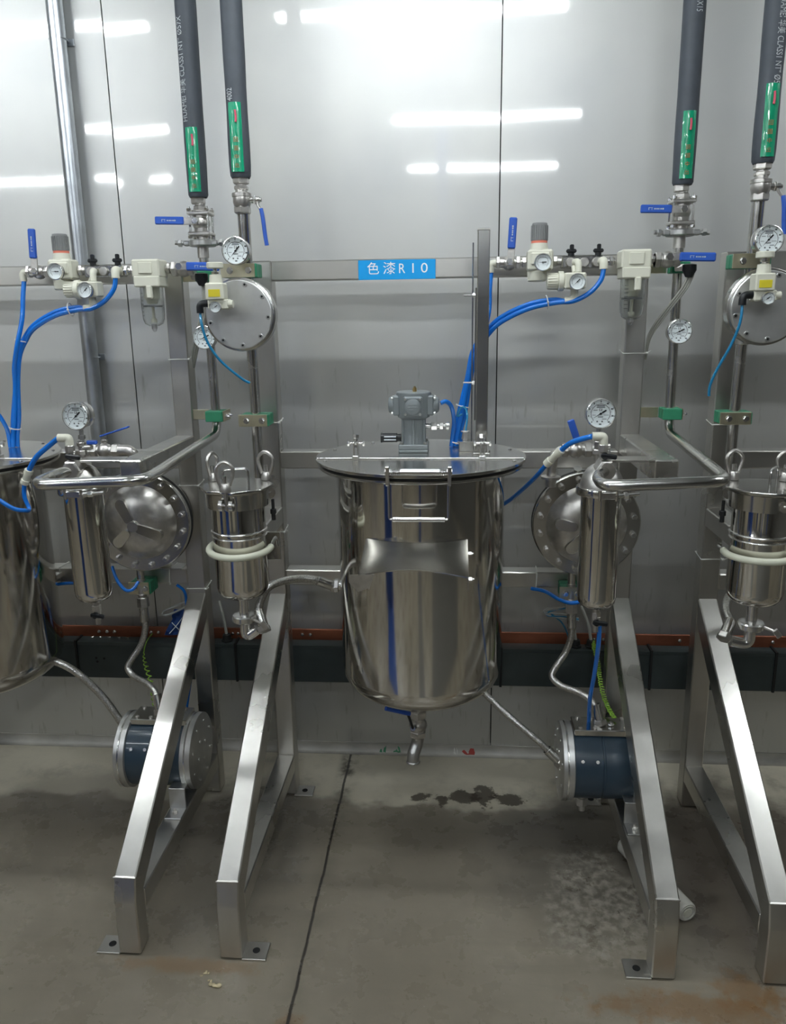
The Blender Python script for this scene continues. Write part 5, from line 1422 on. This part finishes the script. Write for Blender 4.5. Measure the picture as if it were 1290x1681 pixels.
# coiled earth wires
for k, lab in ((0, 'coiled green and yellow earth wire beside the right zigzag hose'), (-1, 'thin coiled green earth wire hanging by the left zigzag hose')):
    if k == 0: path = [at(975, 1050, -.06), at(975, 1062, -.14), at(981, 1085, -.2), at(984, 1110, -.26), at(990, 1140, -.34), at(1000, 1165, -.40), at(1008, 1178, -.43)]
    else: path = [at(250, 1040, -.06), at(240, 1055, -.12), at(236, 1075, -.16), at(240, 1095, -.2), at(248, 1120, -.28), at(252, 1145, -.36), at(256, 1168, -.42)]
    sp_ = spline(path, 24); pts = []
    for i, q in enumerate(sp_):
        f = min(1, i / 20) if k == 0 else min(1, max(0, (i - 40) / 30)); a = i * 1.9 if k == 0 else i * .8
        pts.append(q + Vector((math.cos(a), math.sin(a) * .8, 0)) * .0065 * f)
    tag(MB().tube(pts, .0019, 6, 2).build('earth_wire', m_wire, org=path[0]), lab, 'wire', 'coiled earth wires')

# ================================================================== floor pumps
def make_pump():
    y, z = -.45, .262
    t = thing('floor_pump', '', 'pump', (.41, y, .145), 'blue grey barrel pumps')
    part(MB().lathe((.33, y, z), (1, 0, 0), [(0, .101), (.078, .101), (.080, .099), (.084, .099), (.086, .101), (.165, .101)], 64), 'barrel', m_barrel, t)
    for x0, x1, sgn in ((.300, .333, -1), (.492, .525, 1)):
        cp_ = part(MB().lathe((x0, y, z), (1, 0, 0), [(0, .106), (.002, .109), (.031, .109), (.033, .106)], 64), 'end_cap', m_mill, t)
        part(MB().lathe((x0, y, z), (1, 0, 0), [(.012, .1093), (.013, .1102), (.016, .1102), (.017, .1093)], 64), 'cap_groove', m_chrome, cp_)
        xf = x0 if sgn < 0 else x1
        for i in range(8):
            a = (i + .5) * 45 * D2R
            q = Vector((xf, y + .085 * math.cos(a), z + .085 * math.sin(a)))
            part(MB().cyl(q, q + Vector((sgn * .0022, 0, 0)), .0042, n=12), 'cap_screw', m_chrome, cp_)
        for i in range(4):
            a = (i * 90 + 20) * D2R
            q = Vector((xf, y + .035 * math.cos(a), z + .035 * math.sin(a)))
            part(MB().cyl(q, q + Vector((sgn * .0022, 0, 0)), .0042, n=12), 'cap_screw', m_chrome, cp_)
    tp = part(MB().bx(.334, .500, y - .040, y + .040, z + .098, z + .116, .002), 'top_manifold', m_lid, t)
    for x in (.352, .392, .475):
        for dy in (-.028, .028):
            part(MB().cyl((x, y + dy, z + .115), (x, y + dy, z + .121), .0055, n=14, ch=.001), 'cap_screw', m_cast, tp)
    part(MB().hexn((.408, y, z + .114), (.408, y, z + .130), .0165).cyl((.408, y, z + .125), (.408, y, z + .142), .010, n=18), 'top_fitting', m_cast, t)
    part(MB().cyl((.438, y - .01, z + .116), (.438, y - .01, z + .13), .004, n=10).hexn((.438, y - .01, z + .118), (.438, y - .01, z + .124), .009), 'earth_screw', m_chrome, t)
    for x in (.352, .392):
        q = Vector((x, y - .0895, z + .049)); d = Vector((0, -.877, .48)); 
        part(MB().cyl(q, q + d * .004, .0048, n=14), 'barrel_screw', m_chrome, t)
    part(MB().cyl((.37, y, z - .10), (.37, y, z - .118), .013, n=18).hexn((.37, y, z - .115), (.37, y, z - .142), .017).cyl((.37, y - .005, z - .138), (.37, y - .008, z - .155), .009, n=14), 'bottom_port', m_cast, t)
    st = part(MB().bx(.463, .511, -.574, -.569, .147, .212).bx(.463, .511, -.573, -.515, .207, .212).bx(.463, .511, -.622, -.570, .145, .150), 'mounting_bracket', m_dull, t)
    part(MB().hexn((.487, -.598, .150), (.487, -.598, .158), .008).cyl((.487, -.598, .157), (.487, -.598, .164), .004, n=10), 'bracket_bolt', m_cast, st)
    return t


stations(make_pump(), {0: 'dark blue grey barrel pump with steel end caps on the right frame foot beam', -1: 'dark blue grey barrel pump with steel end caps between the two left legs'})

# ================================================================== odds and ends
a_, b_ = Vector((.592, -.757, .026)), Vector((.487, -.49, .026)); d_ = (b_ - a_).normalized()
fr = thing('filter_roll', 'off white filter cartridge lying on the floor behind the right front foot', 'filter', a_)
part(MB().lathe(a_, d_, [(0, .012), (0, .023), (.002, .0245), (.005, .0255), (.28, .0255), (.285, .022), (.285, 0)], 36), 'roll', m_roll, fr)
part(MB().cyl(a_ - d_ * .001, a_ + d_ * .004, .0125, n=24, ch=.001), 'end_core', m_white, fr)
part(MB().torus(a_ - d_ * .0, d_, .0185, .0018, 32, 6), 'end_ring', m_roll, fr)

q = at(277, 905, -.20)
rb = thing('red_cap_bottle', 'small bottle with a red cap standing on the low rail behind the left dish', 'bottle', (q.x, -.20, .762))
part(MB().lathe((q.x, -.243, .762), (0, 0, 1), [(0, .018), (.002, .020), (.008, .020), (.012, .016)], 28), 'bottle', m_white, rb)
part(MB().cyl((q.x, -.243, .774), (q.x, -.243, .802), .019, .017, n=28, ch=.004), 'cap', m_redp, rb)
q2 = at(262, 922, -.243)
yb = thing('yellow_tag', 'small yellow plastic piece on the low rail beside the red cap', 'tag', (q2.x, -.243, .762))
part(MB().box((q2.x, -.243, .768), (.026, .02, .012), rotz(.3), .003), 'body', m_yelp, yb)
sp = thing('rail_glare_plate', 'pale plate standing in for glare on the low rail under the red cap', 'plate', (at(270, 930, -.24).x, -.243, .761))  # added plate imitating the bright glare at the rail end
xe = at(304, 930, -.27).x - .004
part(MB().bx(xe - .12, xe - .006, -.275, -.216, .7612, .764, .001), 'plate', m_lid, sp)

# blue film with white printed lines hanging on the wall behind the left post
g = []
for i in range(9):
    row = []
    for j in range(7):
        u = 270 + 40 * j / 6 + (8 - i) * 2.6; v = 1000 + 42 * i / 8
        row.append(at(u - (4 if i < 3 else 0), v, -.075 - .006 * math.sin(j * 1.7 + i)))
    g.append(row)
bag = thing('blue_film_bag', 'crumpled blue film with white crossing lines tucked behind the left post', 'bag', at(290, 1040, -.08))
part(MB().sheet(g, .002), 'film', m_bag, bag)
part(MB().tube([at(278, 1040, -.086), at(292, 1024, -.088), at(306, 1004, -.088)], .0014, 6, 3).tube([at(282, 1022, -.088), at(292, 1032, -.088), at(303, 1042, -.086)], .0014, 6, 3), 'white_line', m_signw, bag)
part(MB().tube([at(308, 985, -.2), at(290, 994, -.16), at(270, 1003, -.12), at(268, 1009, -.11), at(280, 1008, -.11), at(305, 996, -.16)], .0035, 8), 'clear_loop', m_clear, bag)

# scraps of tape on the cove strip
def scrap(lab, u, v, m, w_, seed, name='tape_scrap'):
    rr = random.Random(seed); q = at(u, v, -.032)
    g = [[(q.x + w_ * (j / 4 - .5) + rr.uniform(-.002, .002), -.0135 + .0085 * i / 2, .010 + .018 * i / 2 + rr.uniform(-.003, .003)) for j in range(5)] for i in range(3)]
    tag(MB().sheet(g, .0008).build(name, m, org=(q.x, -.03, .02)), lab, 'scrap', 'scraps of tape on the wall foot')


scrap('left green tape scrap on the wall foot left of the drain elbow', 627, 1213, m_tapeg, .022, 3)
scrap('right green tape scrap on the wall foot beside the drain elbow', 650, 1211, m_tapeg, .025, 5)
scrap('red tape scrap on the wall foot right of the drain elbow', 768, 1226, m_taper, .05, 7)
scrap('pale scrap on the wall foot touching the red tape', 748, 1224, m_tie, .012, 9)

# crumbs of dried foam on the floor
for u, v, s, lab in ((352, 1616, .013, 'largest yellowish crumb on the floor in front of the left feet'), (340, 1597, .0065, 'pale crumb on the floor just behind the largest crumb'), (330, 1602, .003, 'tiny pale crumb left of the others on the floor'), (345, 1610, .005, 'small crumb touching the largest one on the floor')):
    d = at(u, v, 0); d = d - Vector((0, -CD, CH)); tt = -CH / d.z; q = Vector((d.x * tt, -CD + d.y * tt, 0))
    rr = random.Random(u); mb = MB()
    for i in range(6): mb.ball(q + Vector((rr.uniform(-1, 1) * s, rr.uniform(-.6, .6) * s, s * .25)), s * rr.uniform(.3, .5), 10, (1, 1, .7))
    tag(mb.build('foam_crumb', m_crumb, org=q), lab, 'crumb', 'dried foam crumbs')
